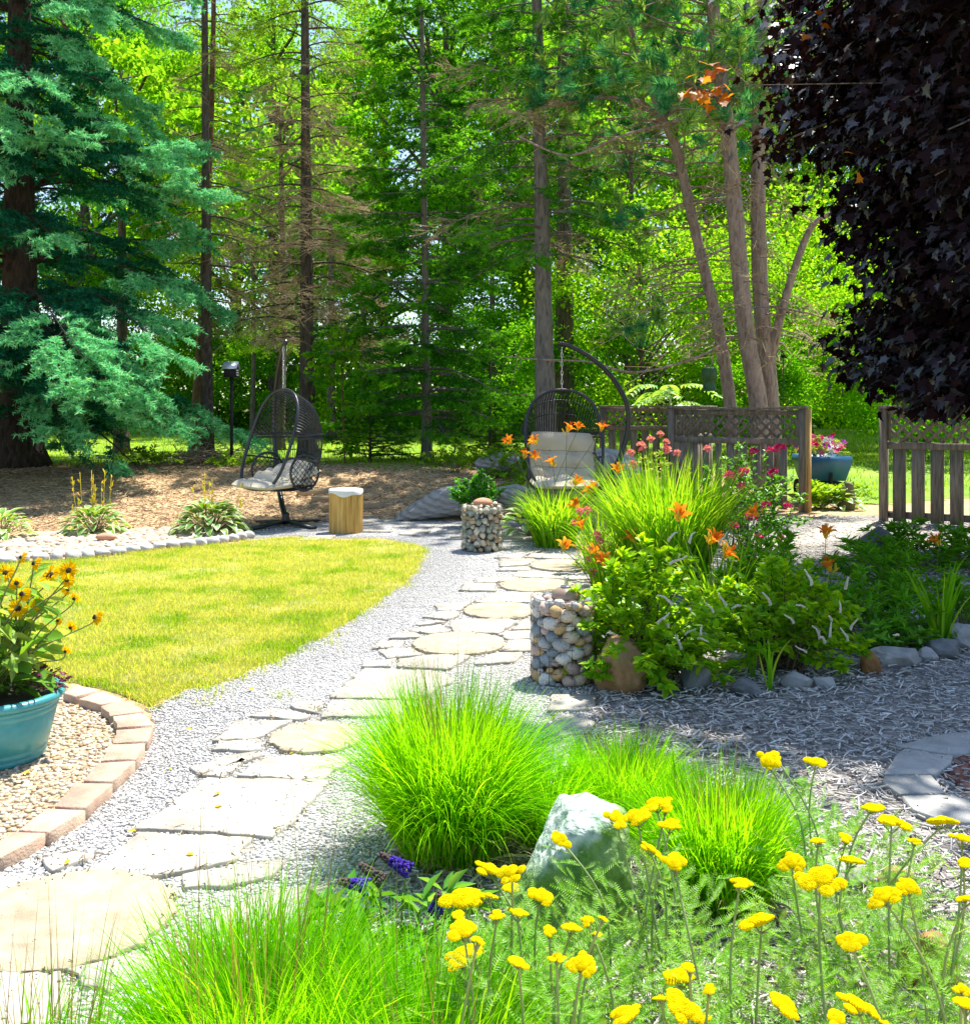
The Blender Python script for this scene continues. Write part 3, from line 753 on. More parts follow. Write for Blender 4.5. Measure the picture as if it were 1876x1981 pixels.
def hanging_chair(label, loc, rz, chain_to):
    t = thing('hanging_chair', label, 'hanging chair', loc, rz, 'egg shaped hanging chairs')
    mb = MB(); tube(mb, hoop_pts(), .019, 8, closed=True); mb.build('hoop_frame', M['rattan'], t, smooth=True)
    mb = MB(); tube(mb, [ring_pt(u) for u in np.linspace(-1, 1, 25)], .017, 7); tube(mb, [ring_pt(u) + np.array([0, 0, -.04]) for u in np.linspace(-.97, .97, 25)], .012, 6)
    rg = mb.build('back_ring', M['rattan'], t, smooth=True)
    hood = MB()
    for u in np.linspace(-.93, .93, 43):
        a, b = hoop_at(u), ring_pt(u)
        mid = (a + b) / 2 + np.array([u * .05, .10 * (1 - abs(u)), .10 * (1 - abs(u))])
        tube(hood, smooth_line([a, mid, b], 5), .0078, 5, cap=False)
    for k in (.3, .62):
        pts = []
        for u in np.linspace(-.92, .92, 21):
            a, b = hoop_at(u), ring_pt(u); mid = (a + b) / 2 + np.array([u * .05, .10 * (1 - abs(u)), .10 * (1 - abs(u))])
            pts.append((1 - k) ** 2 * a + 2 * k * (1 - k) * mid + k * k * b)
        tube(hood, pts, .007, 5)
    hood.build('hood_weave', M['rattan'], t, smooth=True)
    back = MB()
    for u in np.linspace(-.8, .8, 25):
        for s in (-1, 1):
            v = max(-.86, min(.86, u + s * .05)); a, b = ring_pt(u) + np.array([0, 0, -.04]), base_pt(v)
            mid = (a + b) / 2 + np.array([0, .06, 0]); tube(back, smooth_line([a, mid, b], 4), .0042, 4, cap=False)
    for k in (.35, .7):
        tube(back, [ring_pt(u) * (1 - k) + base_pt(u) * k + np.array([0, .05, 0]) for u in np.linspace(-.85, .85, 17)], .007, 5)
    back.build('back_weave', M['rattan'], t, smooth=True)
    for s in (-1, 1):
        sm = MB(); c = np.array([s * .41, .03, .22]); rr = .21
        ax1, ax2 = np.array([s * -.10, .985, 0]), np.array([0, 0, 1.0])
        tube(sm, [c + ax1 * rr * math.cos(a) + ax2 * rr * math.sin(a) for a in np.linspace(0, 2 * PI, 28, endpoint=False)], .015, 6, closed=True)
        sp = sm.build('side_panel', M['rattan'], t, smooth=True)
        nm = MB()
        for k in np.linspace(-.8, .8, 8):
            for dr in (1, -1):
                h = math.sqrt(max(0, 1 - k * k)) * rr * .98
                n1 = (ax1 + dr * ax2) / math.sqrt(2); n2 = (ax1 * -dr + ax2) / math.sqrt(2)
                if h > .03: tube(nm, [c + n2 * k * rr - n1 * h, c + n2 * k * rr + n1 * h], .004, 4)
        nm.build('side_net', M['rattan'], sp, smooth=True)
        am = MB(); tube(am, smooth_line([(s * .45, hoop_y(.40), .40), (s * .47, -.1, .39), (s * .42, .22, .34)], 5), .014, 6); am.build('armrest', M['rattan'], t, smooth=True)
    sb = MB()
    for x in np.linspace(-.36, .36, 15): tube(sb, smooth_line([(x, -.36, .03), (x, -.1, .012), (x * .9, .24, .06)], 4), .007, 5)
    for y in (-.3, -.15, 0, .15): tube(sb, [(-.39, y, .02), (0, y, .008), (.39, y, .02)], .009, 5)
    tube(sb, [base_pt(u) for u in np.linspace(-1, 1, 19)], .015, 6)
    sb.build('seat_base', M['rattan'], t, smooth=True)
    L = chain_to - 1.2; n = int(L / .052)             # links of the chain
    for k in range(n):
        lm = MB(); z = 1.21 + (k + .5) * L / n; hgt = L / n * .68
        pts = [((.011 * math.cos(a)) if k % 2 else 0, 0 if k % 2 else .011 * math.cos(a), z + hgt * math.sin(a)) for a in np.linspace(0, 2 * PI, 12, endpoint=False)]
        tube(lm, pts, .0042, 5, closed=True); lm.build('chain_link', M['steel'], t, smooth=True)
    return t
def pad_mb(w, d, h, tuft, seed, bend=0.0):             # a tufted cushion, x by y, centred
    mb = MB(); nx, ny = 44, 36; rs = np.random.default_rng(seed)
    X, Y = np.meshgrid(np.linspace(-1, 1, nx), np.linspace(-1, 1, ny))
    e = np.clip((1 - np.abs(X) ** 6) * (1 - np.abs(Y) ** 6), 0, 1) ** .5
    dim = np.zeros_like(X)
    for tx, ty in tuft:
        dim += np.exp(-((X - tx) ** 2 * w * w + (Y - ty) ** 2 * d * d) / .006)
    for ty in sorted({q[1] for q in tuft}): dim += .55 * np.exp(-((Y - ty) * d) ** 2 / .0011)
    wob = np.array([[noise.noise(Vector((x * 2.2, y * 2.2, seed))) for x in X[0]] for y in Y[:, 0]])
    px = X * w * (1 - .05 * (np.abs(Y) ** 3)) ; py = Y * d * (1 - .05 * (np.abs(X) ** 3))
    top = h * (e * (1 + .25 * wob) - .85 * np.clip(dim, 0, 1.1) * e); bot = -h * .7 * e
    bz = bend * (X ** 2)
    v = np.vstack([np.stack([px, py, top + bz], 2).reshape(-1, 3), np.stack([px, py, bot + bz], 2).reshape(-1, 3)])
    f = []; o = nx * ny
    for j in range(ny - 1):
        for i in range(nx - 1):
            a = j * nx + i; f.append((a, a + 1, a + nx + 1, a + nx)); f.append((o + a, o + a + nx, o + a + nx + 1, o + a + 1))
    ed = [(j * nx) for j in range(ny)]; per = list(range(nx)) + [j * nx + nx - 1 for j in range(1, ny)] + [(ny - 1) * nx + i for i in range(nx - 2, -1, -1)] + [j * nx for j in range(ny - 2, 0, -1)]
    for k in range(len(per)):
        a, b = per[k], per[(k + 1) % len(per)]; f.append((b, a, o + a, o + b))
    mb.add(v, f); mb.grid = (px, py, top + bz)
    return mb
TUF = [(-.45, -.02), (0.45, -.02), (-.45, .5), (.45, .5), (-.45, -.5), (.45, -.5)]
def seams(pad, tuft):                                  # seams whose dark cord stands for crease shade, and buttons, lying on the pad's own surface
    me = pad.data; n = 44; co = np.zeros(len(me.vertices) * 3); me.vertices.foreach_get('co', co); g = co.reshape(-1, 3)[:44 * 36].reshape(36, 44, 3)
    for ty in sorted({q[1] for q in tuft}):
        j = int(round((ty + 1) / 2 * 35)); mb = MB(); tube(mb, g[j, 3:-3:2] + np.array([0, 0, .001]), .0042, 5); mb.build('seam', M['seam_shade'], pad, smooth=True)
    for tx, ty in tuft:
        p = g[int(round((ty + 1) / 2 * 35)), int(round((tx + 1) / 2 * 43))]; mb = MB(); v, f = ico(2); mb.add(v * np.array([.013, .013, .006]) + p + np.array([0, 0, .003]), f); mb.build('button', M['seam_shade'], pad, smooth=True)
def cushion(label, loc, rz, folded):
    t = thing('chair_cushion', label, 'cushion', loc, rz, 'cream cushions of the hanging chairs')
    s = pad_mb(.40, .36, .075, TUF, 3).build('seat_pad', M['cushion'], t, smooth=True)
    s.location = (0, -.14, .085); s.rotation_euler = (R(3), 0, 0)
    seams(s, TUF)
    if folded:
        b = pad_mb(.37, .30, .085, TUF, 8, bend=-.04).build('back_pad', M['cushion'], t, smooth=True); b.location = (.02, .02, .215); b.rotation_euler = (R(16), R(4), R(-6)); seams(b, TUF)
    else:
        b = pad_mb(.41, .31, .06, [(-.4, .18), (.4, .18), (-.4, -.5), (.4, -.5)], 5, bend=.03).build('back_pad', M['cushion'], t, smooth=True); b.location = (.03, .13, .385); b.rotation_euler = (R(71), R(2), 0); seams(b, [(-.4, .18), (.4, .18), (-.4, -.5), (.4, -.5)])
    return t
def chair_stand(label, loc, rz, foot_rz):
    t = thing('chair_stand', label, 'stand', loc, rz, 'black C shaped stands of the hanging chairs')
    pts = smooth_line([(0, 0, .10), (.06, 0, .13), (.22, 0, .22), (.48, 0, .42), (.70, 0, .72), (.82, 0, 1.05), (.85, 0, 1.32), (.80, 0, 1.55), (.62, 0, 1.83), (.40, 0, 2.03), (.15, 0, 2.17), (-.02, 0, 2.22)], 6)
    mb = MB(); tube(mb, pts, np.linspace(.036, .028, len(pts)), 10); mb.build('curved_pole', M['blackmetal'], t, smooth=True)
    mb = MB(); lathe(mb, [(0, .03), (.055, .03), (.06, .07), (.045, .12), (.05, .15), (.03, .17), (0, .17)], 20); mb.build('hub', M['blackmetal'], t, smooth=True)
    for k in range(4):
        a = foot_rz + k * PI / 2; mb = MB()
        d = np.array([math.cos(a), math.sin(a), 0]); beam(mb, d * .03 + np.array([0, 0, .06]), d * .52 + np.array([0, 0, .022]), .085, .03); mb.build('foot', M['blackmetal'], t)
    mb = MB(); tube(mb, [(.015 * math.cos(a), 0, 2.16 + .028 * math.sin(a)) for a in np.linspace(0, 2 * PI, 12, endpoint=False)], .006, 5, closed=True); mb.build('hook', M['blackmetal'], t, smooth=True)
    return t
DL, DR = 11.7, 11.9
cl_ = P(549, 945, DL); cr_ = P(1086, 945, DR)
hanging_chair('black rattan hanging chair at left, turned sideways, with its cushions slumped', (cl_.x, cl_.y - .02, .445), R(-46), 1.70)
cushion('cream cushion folded double in the left hanging chair', (cl_.x, cl_.y - .02, .445), R(-46), True)
chair_stand('black C shaped stand carrying the left hanging chair, beside the log stool', (cl_.x + .02, cl_.y, .0), R(111), R(30))
hanging_chair('black rattan hanging chair facing forward behind the orange lilies', (cr_.x, cr_.y - .05, .445), R(4), 1.70)
cushion('cream tufted cushion upright in the right hanging chair', (cr_.x, cr_.y - .05, .445), R(4), False)
chair_stand('black C shaped stand arching over the right hanging chair', (cr_.x - .02, cr_.y, .0), R(4), R(40))

# ---------------------------------------------------------------- log stool, timbers
M['logwood'] = surf('peeled_log', [(.16, .08, .02), (.42, .24, .05), (.52, .32, .09), (.58, .40, .16)], scale=4, bump=.35, bscale=30, st=(8, 8, .5), rough=.7)
M['whitetop'] = surf('white_painted_top', [(.66, .65, .63), (.74, .73, .71)], scale=9, bump=.2, rough=.8)
lg = G(664, 1034); t = thing('log_stool', 'upright peeled log with a white painted top, standing on the gravel', 'log stool', (lg.x, lg.y + .17, .0))
mb = MB(); rr = .193; hh = .50
prof = [(0, 0), (rr * .97, 0), (rr, .02), (rr * .99, .15), (rr * 1.0, .3), (rr, hh - .03)]
lathe(mb, prof, 48); 
v = mb.v[0]; an = np.arctan2(v[:, 1], v[:, 0]); v[:, :2] *= (1 + .018 * np.sin(an * 3 + 1) + .012 * np.sin(an * 7) - .05 * np.exp(-((an + 1.05) / .06) ** 2))[:, None]
mb.build('log_body', M['logwood'], t, smooth=True)
mb = MB(); k = 48; a = np.arange(k) * 2 * PI / k; wob = 1 + .018 * np.sin(a * 3 + 1) + .012 * np.sin(a * 7)
low = hh - .055 + .016 * np.sin(a * 2 + 1) + .012 * np.sin(a * 5)
ro, ri = rr * 1.016, rr * 1.0
v = np.vstack([np.c_[ro * wob * np.cos(a), ro * wob * np.sin(a), low], np.c_[ro * wob * np.cos(a), ro * wob * np.sin(a), np.full(k, hh - .012)], np.c_[ri * .96 * wob * np.cos(a), ri * .96 * wob * np.sin(a), np.full(k, hh)], [[0, 0, hh]]])
mb.add(v, [(r * k + i, r * k + (i + 1) % k, (r + 1) * k + (i + 1) % k, (r + 1) * k + i) for r in (0, 1) for i in range(k)], [(2 * k + i, 2 * k + (i + 1) % k, 3 * k) for i in range(k)])
mb.build('painted_top', M['whitetop'], t, smooth=True)
M['timber'] = surf('weathered_timber', [(.24, .16, .08), (.40, .29, .16), (.48, .36, .22)], scale=5, bump=.5, bscale=40, st=(1, 8, 8), rough=.9)
for (x0, y0, x1, y1, lab) in [(576, 952, 690, 941, 'top timber step in the wood chips, the longest'), (602, 964, 722, 958, 'second timber step, right behind the log stool'), (626, 982, 742, 973, 'lowest timber step, crossing behind the log stool'), (640, 928, 676, 924, 'short timber farthest back, behind the left hanging chair')]:
    a = GT(x0, y0 + 8); b = GT(x1, y1 + 8); d = b - a; o_ = (a + b) / 2
    mb = MB(); L = d.length; box(mb, (0, 0, .02), (L, .14, .10))
    o = tag(mb.build('timber_step', M['timber']), lab, 'timber', 'timber steps in the wood chips')
    o.location = o_; o.rotation_euler = (0, 0, math.atan2(d.y, d.x))

# ---------------------------------------------------------------- gabion pillars
M['cage'] = surf('rusty_cage_wire', [(.10, .085, .07), (.16, .14, .12)], rough=.6, bump=0, metal=.4)
def stonemats(pref, cols):
    return [surf(pref + '_' + n, [tuple(x * .7 for x in c), c, tuple(min(1, x * 1.25) for x in c)], scale=5, bump=.35, bscale=60, rough=.75, vary=.15) for n, c in cols]
SM1 = stonemats('pillar_cobble', [('grey', (.36, .36, .35)), ('tan', (.50, .42, .31)), ('slate', (.20, .24, .26)), ('ochre', (.44, .30, .14)), ('pinkish', (.44, .33, .28)), ('pale', (.58, .56, .52))])
SM2 = stonemats('pillar_rubble', [('buff', (.52, .45, .34)), ('sage', (.33, .34, .27)), ('cream', (.60, .54, .43)), ('rust', (.42, .30, .19)), ('greygreen', (.26, .29, .26))])
M['core'] = surf('pillar_core', [(.05, .045, .04), (.10, .09, .08)], bump=.6, rough=.95)
def gabion(label, loc, rad, h, mats, rng_r, rounded, seed, nst):
    rs = np.random.default_rng(seed)
    t = thing('gabion_pillar', label, 'gabion', loc, 0, 'stone filled wire gabion pillars')
    mb = MB(); lathe(mb, [(0, .01), (rad - .035, .01), (rad - .035, h - .04), (0, h - .04)], 24); mb.build('stone_fill', M['core'], t)
    protos = []
    for k in range(7):
        m_ = MB(); rock(m_, (1, .8, .72), seed * 10 + k, sub=3, rough=.16 if rounded else .12, planes=0 if rounded else 8, cut=(.62, .85), fine=.02)
        protos.append(m_.build('stone', mats[0], data_only=True, smooth=True))
    pts = []
    for it in range(9000):                            # stones packed against the wire, big ones first
        r = rng_r[1] - (rng_r[1] - rng_r[0]) * min(1, it / 5000) ** .7
        a = rs.uniform(0, 2 * PI); z = rs.uniform(r * .7, h - r * .6)
        if math.sin(a) > .35 : continue
        if all((((a - b + PI) % (2 * PI) - PI) * rad) ** 2 + (z - q) ** 2 > (.80 * (r + s)) ** 2 for b, q, s in pts): pts.append((a, z, r))
        if len(pts) >= nst: break
    top = []
    for it in range(3000):
        r = rs.uniform(rng_r[0], rng_r[1] * .9); a = rs.uniform(0, 2 * PI); q = (rad - r * .5) * math.sqrt(rs.random()); x, y = q * math.cos(a), q * math.sin(a)
        if all((x - u) ** 2 + (y - v) ** 2 > (.8 * (r + s)) ** 2 for u, v, s in top): top.append((x, y, r))
        if len(top) >= 26: break
    data = [((rad - r * .62) * math.cos(a), (rad - r * .62) * math.sin(a), z, r) for a, z, r in pts] + [(x, y, h - r * .35, r) for x, y, r in top]
    variants = {}
    for x, y, z, r in data:
        k, mi = rs.integers(len(protos)), rs.integers(len(mats))
        if (k, mi) not in variants:
            me = protos[k] if mi == 0 else protos[k].copy()
            if mi: me.materials[0] = mats[mi]
            variants[(k, mi)] = me
        place('stone', variants[(k, mi)], t, (x, y, z), tuple(rs.uniform(0, 6.28, 3)) if not rounded else (rs.uniform(-.5, .5), rs.uniform(-.6, .6), math.atan2(y, x) + PI / 2), r * rs.uniform(1.02, 1.22))
    mb = MB(); W = .0016
    for k in range(18):
        a = 2 * PI * k / 18; tube(mb, [((rad + .004) * math.cos(a), (rad + .004) * math.sin(a), .0), ((rad + .004) * math.cos(a), (rad + .004) * math.sin(a), h + .012)], W, 4)
    for z in np.arange(.01, h + .02, .062):
        tube(mb, [((rad + .006) * math.cos(a), (rad + .006) * math.sin(a), z) for a in np.linspace(0, 2 * PI, 32, endpoint=False)], W, 4, closed=True)
    mb.build('wire_cage', M['cage'], t, smooth=True)
    return t
gn = P(1094, 1322, 5.02); gabion('near gabion pillar of rounded river cobbles in wire, with a torch on top', (gn.x, 5.15, 0), .168, .43, SM1, (.016, .042), True, 21, 96)
gf = G(932, 1070); gabion('far gabion pillar of blocky buff stones in wire, by the striped boulder', (gf.x, gf.y + .18, 0), .20, .455, SM2, (.016, .042), False, 33, 98)
M['torch'] = surf('brown_glazed_stone', [(.20, .14, .10), (.30, .22, .17)], rough=.35, bump=.1, spec=.5)
t = thing('oil_torch', 'brown domed oil torch with a metal wick holder, set on the near gabion', 'torch', (gn.x + .012, 5.13, .435))
mb = MB(); lathe(mb, [(0, -.02), (.06, -.015), (.078, .01), (.072, .032), (.05, .052), (.022, .06), (0, .061)], 32); mb.build('dome', M['torch'], t, smooth=True)
mb = MB(); lathe(mb, [(0, .058), (.030, .060), (.030, .066), (.012, .067), (.012, .072), (.010, .098), (.013, .10), (.013, .112), (0, .113)], 20); mb.build('wick_holder', M['steel'], t, smooth=True)
M['redstone'] = surf('red_sandstone', [(.42, .20, .12), (.52, .28, .18)], scale=6, bump=.3, bscale=80)
mb = MB(); rock(mb, (.10, .075, .05), 3, sub=3, rough=.1); o = mb.build('round_stone', M['redstone'], smooth=True); o.location = (gf.x + .01, gf.y + .16, .48); tag(o, 'reddish rounded stone lying on top of the far gabion', 'stone')
rp = G(205, 1050); mb = MB(); rock(mb, (.11, .07, .045), 4, sub=3, rough=.08); o = mb.build('flat_stone', M['redstone'], smooth=True); o.location = (rp.x, rp.y, .06); tag(o, 'brick red flat stone lying on the pale river rocks', 'stone')

# ---------------------------------------------------------------- boulders and rocks
def boulder(name, label, mat, loc, size, seed, cat='boulder', **kw):
    mb = MB(); kw.setdefault('sub', 5); rock(mb, size, seed, **kw); o = mb.build(name, mat, smooth=True); o.location = loc
    return tag(o, label, cat)
def banded(name, cols, scale, axis, rough=.8, bump=.8, dist=.03):
    m, t, out = newmat(name); v = coords(t, True)
    mp = nd(t, 'ShaderNodeMapping', {'Vector': v, 'Rotation': axis})
    wv = nd(t, 'ShaderNodeTexWave', {'Vector': mp.outputs[0], 'Scale': scale, 'Distortion': 4.2, 'Detail': 6.0, 'Detail Scale': 1.8, 'Detail Roughness': .65}, wave_type='BANDS', bands_direction='Z')
    a = ramp(t, wv.outputs['Fac'], cols)
    b = nd(t, 'ShaderNodeBsdfPrincipled', {'Base Color': a.outputs[0], 'Roughness': rough, 'Specular IOR Level': .3})
    nz = nd(t, 'ShaderNodeTexNoise', {'Vector': v, 'Scale': 30.0, 'Detail': 6.0})
    ad = nd(t, 'ShaderNodeMath', {0: wv.outputs['Fac'], 1: nz.outputs['Fac']}, operation='ADD')
    bp = nd(t, 'ShaderNodeBump', {'Strength': bump, 'Distance': dist, 'Height': ad.outputs[0]})
    t.links.new(bp.outputs[0], b.inputs['Normal']); t.links.new(b.outputs[0], out.inputs[0])
    return m
M['gneiss'] = banded('striped_gneiss', [(.24, .24, .235), (.34, .33, .32), (.30, .29, .275), (.42, .41, .395), (.36, .35, .34)], 3.8, (0, R(-16), 0))
bo = P(838, 1008, 12.0)
boulder('striped_boulder', 'long grey striped boulder lying at a slant by the path', M['gneiss'], (bo.x + .06, 12.5, .15), (.80, .42, .22), 12, rough=.14, planes=9, tilt=R(-15), fine=.05, cut=(.6, .85), strata=.035)
mb = MB(); 
o = boulder('grey_boulder', 'pale striped stone behind the far gabion, half under a green shrub', M['gneiss'], P(990, 958, 12.6), (.30, .25, .16), 14, rough=.2, planes=5)
M['greenstone'] = surf('green_serpentine', [(.08, .17, .04), (.17, .30, .10), (.32, .43, .24), (.55, .62, .52)], scale=3.2, bump=.7, bscale=22, rough=.7, detail=9, bdist=.03)
def pale_topped():                                       # green stone coloured paler towards its upper left, with a ragged lower rim
    m, t, out = newmat('pale_topped_green_stone'); v = coords(t, False)
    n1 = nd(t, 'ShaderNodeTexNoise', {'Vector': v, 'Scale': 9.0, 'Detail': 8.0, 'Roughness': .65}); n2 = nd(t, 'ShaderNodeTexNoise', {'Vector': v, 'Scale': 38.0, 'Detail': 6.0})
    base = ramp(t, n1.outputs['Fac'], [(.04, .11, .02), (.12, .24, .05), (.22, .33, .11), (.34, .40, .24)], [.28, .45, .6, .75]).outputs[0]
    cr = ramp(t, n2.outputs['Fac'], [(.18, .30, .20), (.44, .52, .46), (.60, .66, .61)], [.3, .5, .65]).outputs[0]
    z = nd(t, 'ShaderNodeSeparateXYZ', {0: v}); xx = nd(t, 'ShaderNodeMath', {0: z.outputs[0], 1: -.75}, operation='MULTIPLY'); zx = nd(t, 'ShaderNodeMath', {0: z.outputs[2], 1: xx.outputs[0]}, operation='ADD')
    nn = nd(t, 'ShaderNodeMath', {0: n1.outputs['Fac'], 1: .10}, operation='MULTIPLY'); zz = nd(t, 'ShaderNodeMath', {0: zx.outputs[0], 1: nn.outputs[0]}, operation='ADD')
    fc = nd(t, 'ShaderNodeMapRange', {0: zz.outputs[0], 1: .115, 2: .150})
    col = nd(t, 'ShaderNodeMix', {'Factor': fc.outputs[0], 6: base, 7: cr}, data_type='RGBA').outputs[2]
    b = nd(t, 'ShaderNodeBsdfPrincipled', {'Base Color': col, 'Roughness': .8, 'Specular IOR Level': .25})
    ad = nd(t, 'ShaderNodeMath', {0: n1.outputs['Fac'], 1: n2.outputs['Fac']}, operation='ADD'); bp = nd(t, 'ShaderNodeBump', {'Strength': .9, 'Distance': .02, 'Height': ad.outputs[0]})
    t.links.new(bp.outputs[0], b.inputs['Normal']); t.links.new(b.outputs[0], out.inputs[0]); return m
M['greenstone'] = pale_topped()
mb = MB(); rs = np.random.default_rng(5)
gs = G(1130, 1775)
prof = [(1040, 1690), (1010, 1775), (1050, 1790), (1215, 1765), (1232, 1700), (1230, 1600), (1222, 1555), (1180, 1548), (1125, 1562), (1090, 1600)]
D0 = 2.62
ring = [P(x, y, D0) for x, y in prof]; cen = sum(ring, Vector()) / len(ring)
v, f = ico(5); hull = []
pl = [((-.86, -.1, .50), .112), ((-.6, -.5, .62), .138), ((-.05, .1, 1), .140), ((-.05, -.5, .85), .136), ((.05, -.95, .28), .115), ((.35, -.9, -.1), .12), ((1, -.05, .05), .118), ((.7, -.7, .2), .125), ((-.5, -.85, -.05), .13), ((0, 1, .1), .12), ((.4, .3, .9), .150), ((-.7, .7, .1), .13)]
dirs = v; dist = np.full(len(v), .40)
for nrm, o_ in pl:
    nrm = np.array(nrm) / np.linalg.norm(nrm); dn = dirs @ nrm
    dist = np.where(dn > .05, np.minimum(dist, o_ / np.maximum(dn, .05)), dist)
dist = dist * np.array([1 + .05 * noise.noise(Vector(x) * 3) + .035 * noise.noise(Vector(x) * 8) + .012 * noise.noise(Vector(x) * 22) for x in v])
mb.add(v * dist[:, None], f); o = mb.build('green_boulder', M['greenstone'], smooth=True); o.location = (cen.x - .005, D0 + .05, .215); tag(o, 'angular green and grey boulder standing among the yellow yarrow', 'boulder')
M['brownstone'] = surf('brown_boulder_stone', [(.15, .08, .03), (.30, .17, .075), (.42, .28, .15)], scale=5, bump=.9, bscale=18, rough=.8)
bb = P(1200, 1330, 4.95); boulder('brown_boulder', 'rounded brown boulder between the near gabion and the white-flowered shrub', M['brownstone'], (bb.x, 4.95, .10), (.125, .14, .18), 41, rough=.18, planes=4, fine=.06)
M['darkstone'] = surf('dark_grey_stone', [(.07, .075, .08), (.15, .155, .16), (.22, .21, .20)], scale=4, bump=.6, bscale=24, rough=.85)
M['ruststone'] = surf('rust_coloured_stone', [(.13, .06, .02), (.30, .15, .05), (.40, .24, .10)], scale=4, bump=.6, bscale=26, rough=.85)
M['greystone'] = surf('grey_edging_stone', [(.17, .17, .165), (.30, .295, .29), (.38, .37, .35)], scale=4, bump=.5, bscale=26, rough=.85, vary=.1)
gp = lambda x, y: G(x, y)
for (px, py, wd, hgt, m_, sd_, lab) in [
    (1702, 1088, 72, 70, 'darkstone', 1, 'tall dark faceted rock beside the pale stepping path'),
    (1655, 1062, 26, 22, 'darkstone', 2, 'low dark rock leaning against the tall faceted one'),
    (1742, 1296, 92, 46, 'greystone', 3, 'broad grey banded rock edging the chip path'),
    (1800, 1284, 34, 32, 'greystone', 4, 'small grey rock wedged between two edging rocks'),
    (1826, 1278, 62, 46, 'darkstone', 5, 'dark rounded rock under the strap-leaved plant'),
    (1872, 1262, 66, 56, 'greystone', 6, 'grey edging rock cut by the right picture edge'),
    (1876, 1232, 60, 56, 'greystone', 7, 'bluish rock behind the strap-leaved plant'),
    (1688, 1308, 44, 52, 'ruststone', 8, 'rusty brown rock below the right white-flowered shrub'),
    (1668, 1262, 36, 40, 'ruststone', 9, 'orange brown rock peeping out of the shrub leaves'),
    (1548, 1338, 64, 34, 'greystone', 10, 'flat greenish edging stone at the foot of the shrub'),
    (1596, 1336, 40, 30, 'greystone', 11, 'flat edging stone with an ochre tint beside the greenish one'),
    (1445, 1352, 60, 40, 'darkstone', 12, 'dark edging stone in the shade of the white-flowered shrub'),
    (1352, 1340, 60, 60, 'darkstone', 13, 'dark stone in the shade behind the low shrub leaves'),
    (1640, 985, 30, 22, 'greystone', 14, 'mossy round stone beyond the pale stepping path'),
    (1805, 1930, 110, 120, 'brownstone', 15, 'warm brown rock at the lower right among yarrow leaves'),
    (1745, 1760, 70, 80, 'brownstone', 16, 'pinkish rock half hidden by yarrow stems'),
    (1640, 1730, 110, 60, 'greystone', 17, 'low rock behind the tall yarrow stems'),
    ]:
    g0 = G(px, py); sx = wd / F * g0.y / 2 * 1.1; sz = hgt / F * g0.y / 2
    boulder('edging_rock' if py > 1200 and py < 1400 else 'garden_rock', lab, M[m_], (g0.x, g0.y + sx * .5, sz * .75), (sx, sx * .8, sz * 1.15), 60 + sd_, cat='rock', sub=5, rough=.3, planes=9, cut=(.62, .88), fine=.06)
gq = G(1640, 1000 + 8); 
mb = MB(); tube(mb, smooth_line([(0, 0, 0), (0, 0, .12), (.01, 0, .25), (.03, -.01, .33), (.05, -.01, .38)], 5), np.interp(np.linspace(0, 1, 21), [0, .2, .5, .75, .85, 1], [.11, .125, .10, .06, .065, .02]), 12)
st = mb.build('garden_statue', surf('mossy_stone', [(.10, .09, .05), (.18, .16, .09)], bump=.5, bscale=40), smooth=True); sp_ = P(1637, 980, 13.6); st.location = (sp_.x, 13.6, terr(sp_.x, 13.6)); tag(st, 'small mossy upright stone figure at the gap in the fence', 'statue')
# dark pavers at the right edge
M['darkpaver'] = surf('grey_concrete_paver', [(.24, .24, .235), (.33, .325, .31), (.38, .37, .35)], scale=8, bump=.4, bscale=120, vary=.08)
for i, (pl, lab) in enumerate([([(1735, 1436), (1840, 1452), (1960, 1440), (1960, 1405), (1830, 1412)], 'dark paver at the right edge, farthest of the row'),
    ([(1712, 1490), (1722, 1466), (1745, 1440), (1845, 1456), (1826, 1478), (1808, 1490)], 'dark paver with loose pebbles on it, beside the red bark'),
    ([(1706, 1505), (1712, 1493), (1806, 1492), (1826, 1525), (1740, 1528)], 'square-ended dark paver in the middle of the row'),
    ([(1766, 1558), (1745, 1533), (1830, 1529), (1960, 1560), (1960, 1590), (1830, 1580)], 'dark paver half in sun, nearest of the row')]):
    slab([G(x, y, .05) for x, y in pl], 'concrete_paver', lab, M['darkpaver'], 'dark pavers at the right edge', 'paver', z0=.01, th=.026, seed=700 + i, rough=.004)
red_poly = dpoly([(1815, 1500), (1850, 1462), (1990, 1445), (2100, 1500), (2050, 1560), (1870, 1548)])
M['redbark'] = grains('red_bark_nugget', [(.10, .035, .025), (.20, .08, .05), (.30, .13, .09), (.14, .10, .09), (.36, .27, .22)])
pebbles('red_bark', scatter(red_poly, 420), .01, (.012, .030), (.4, .7), M['redbark'], 1)

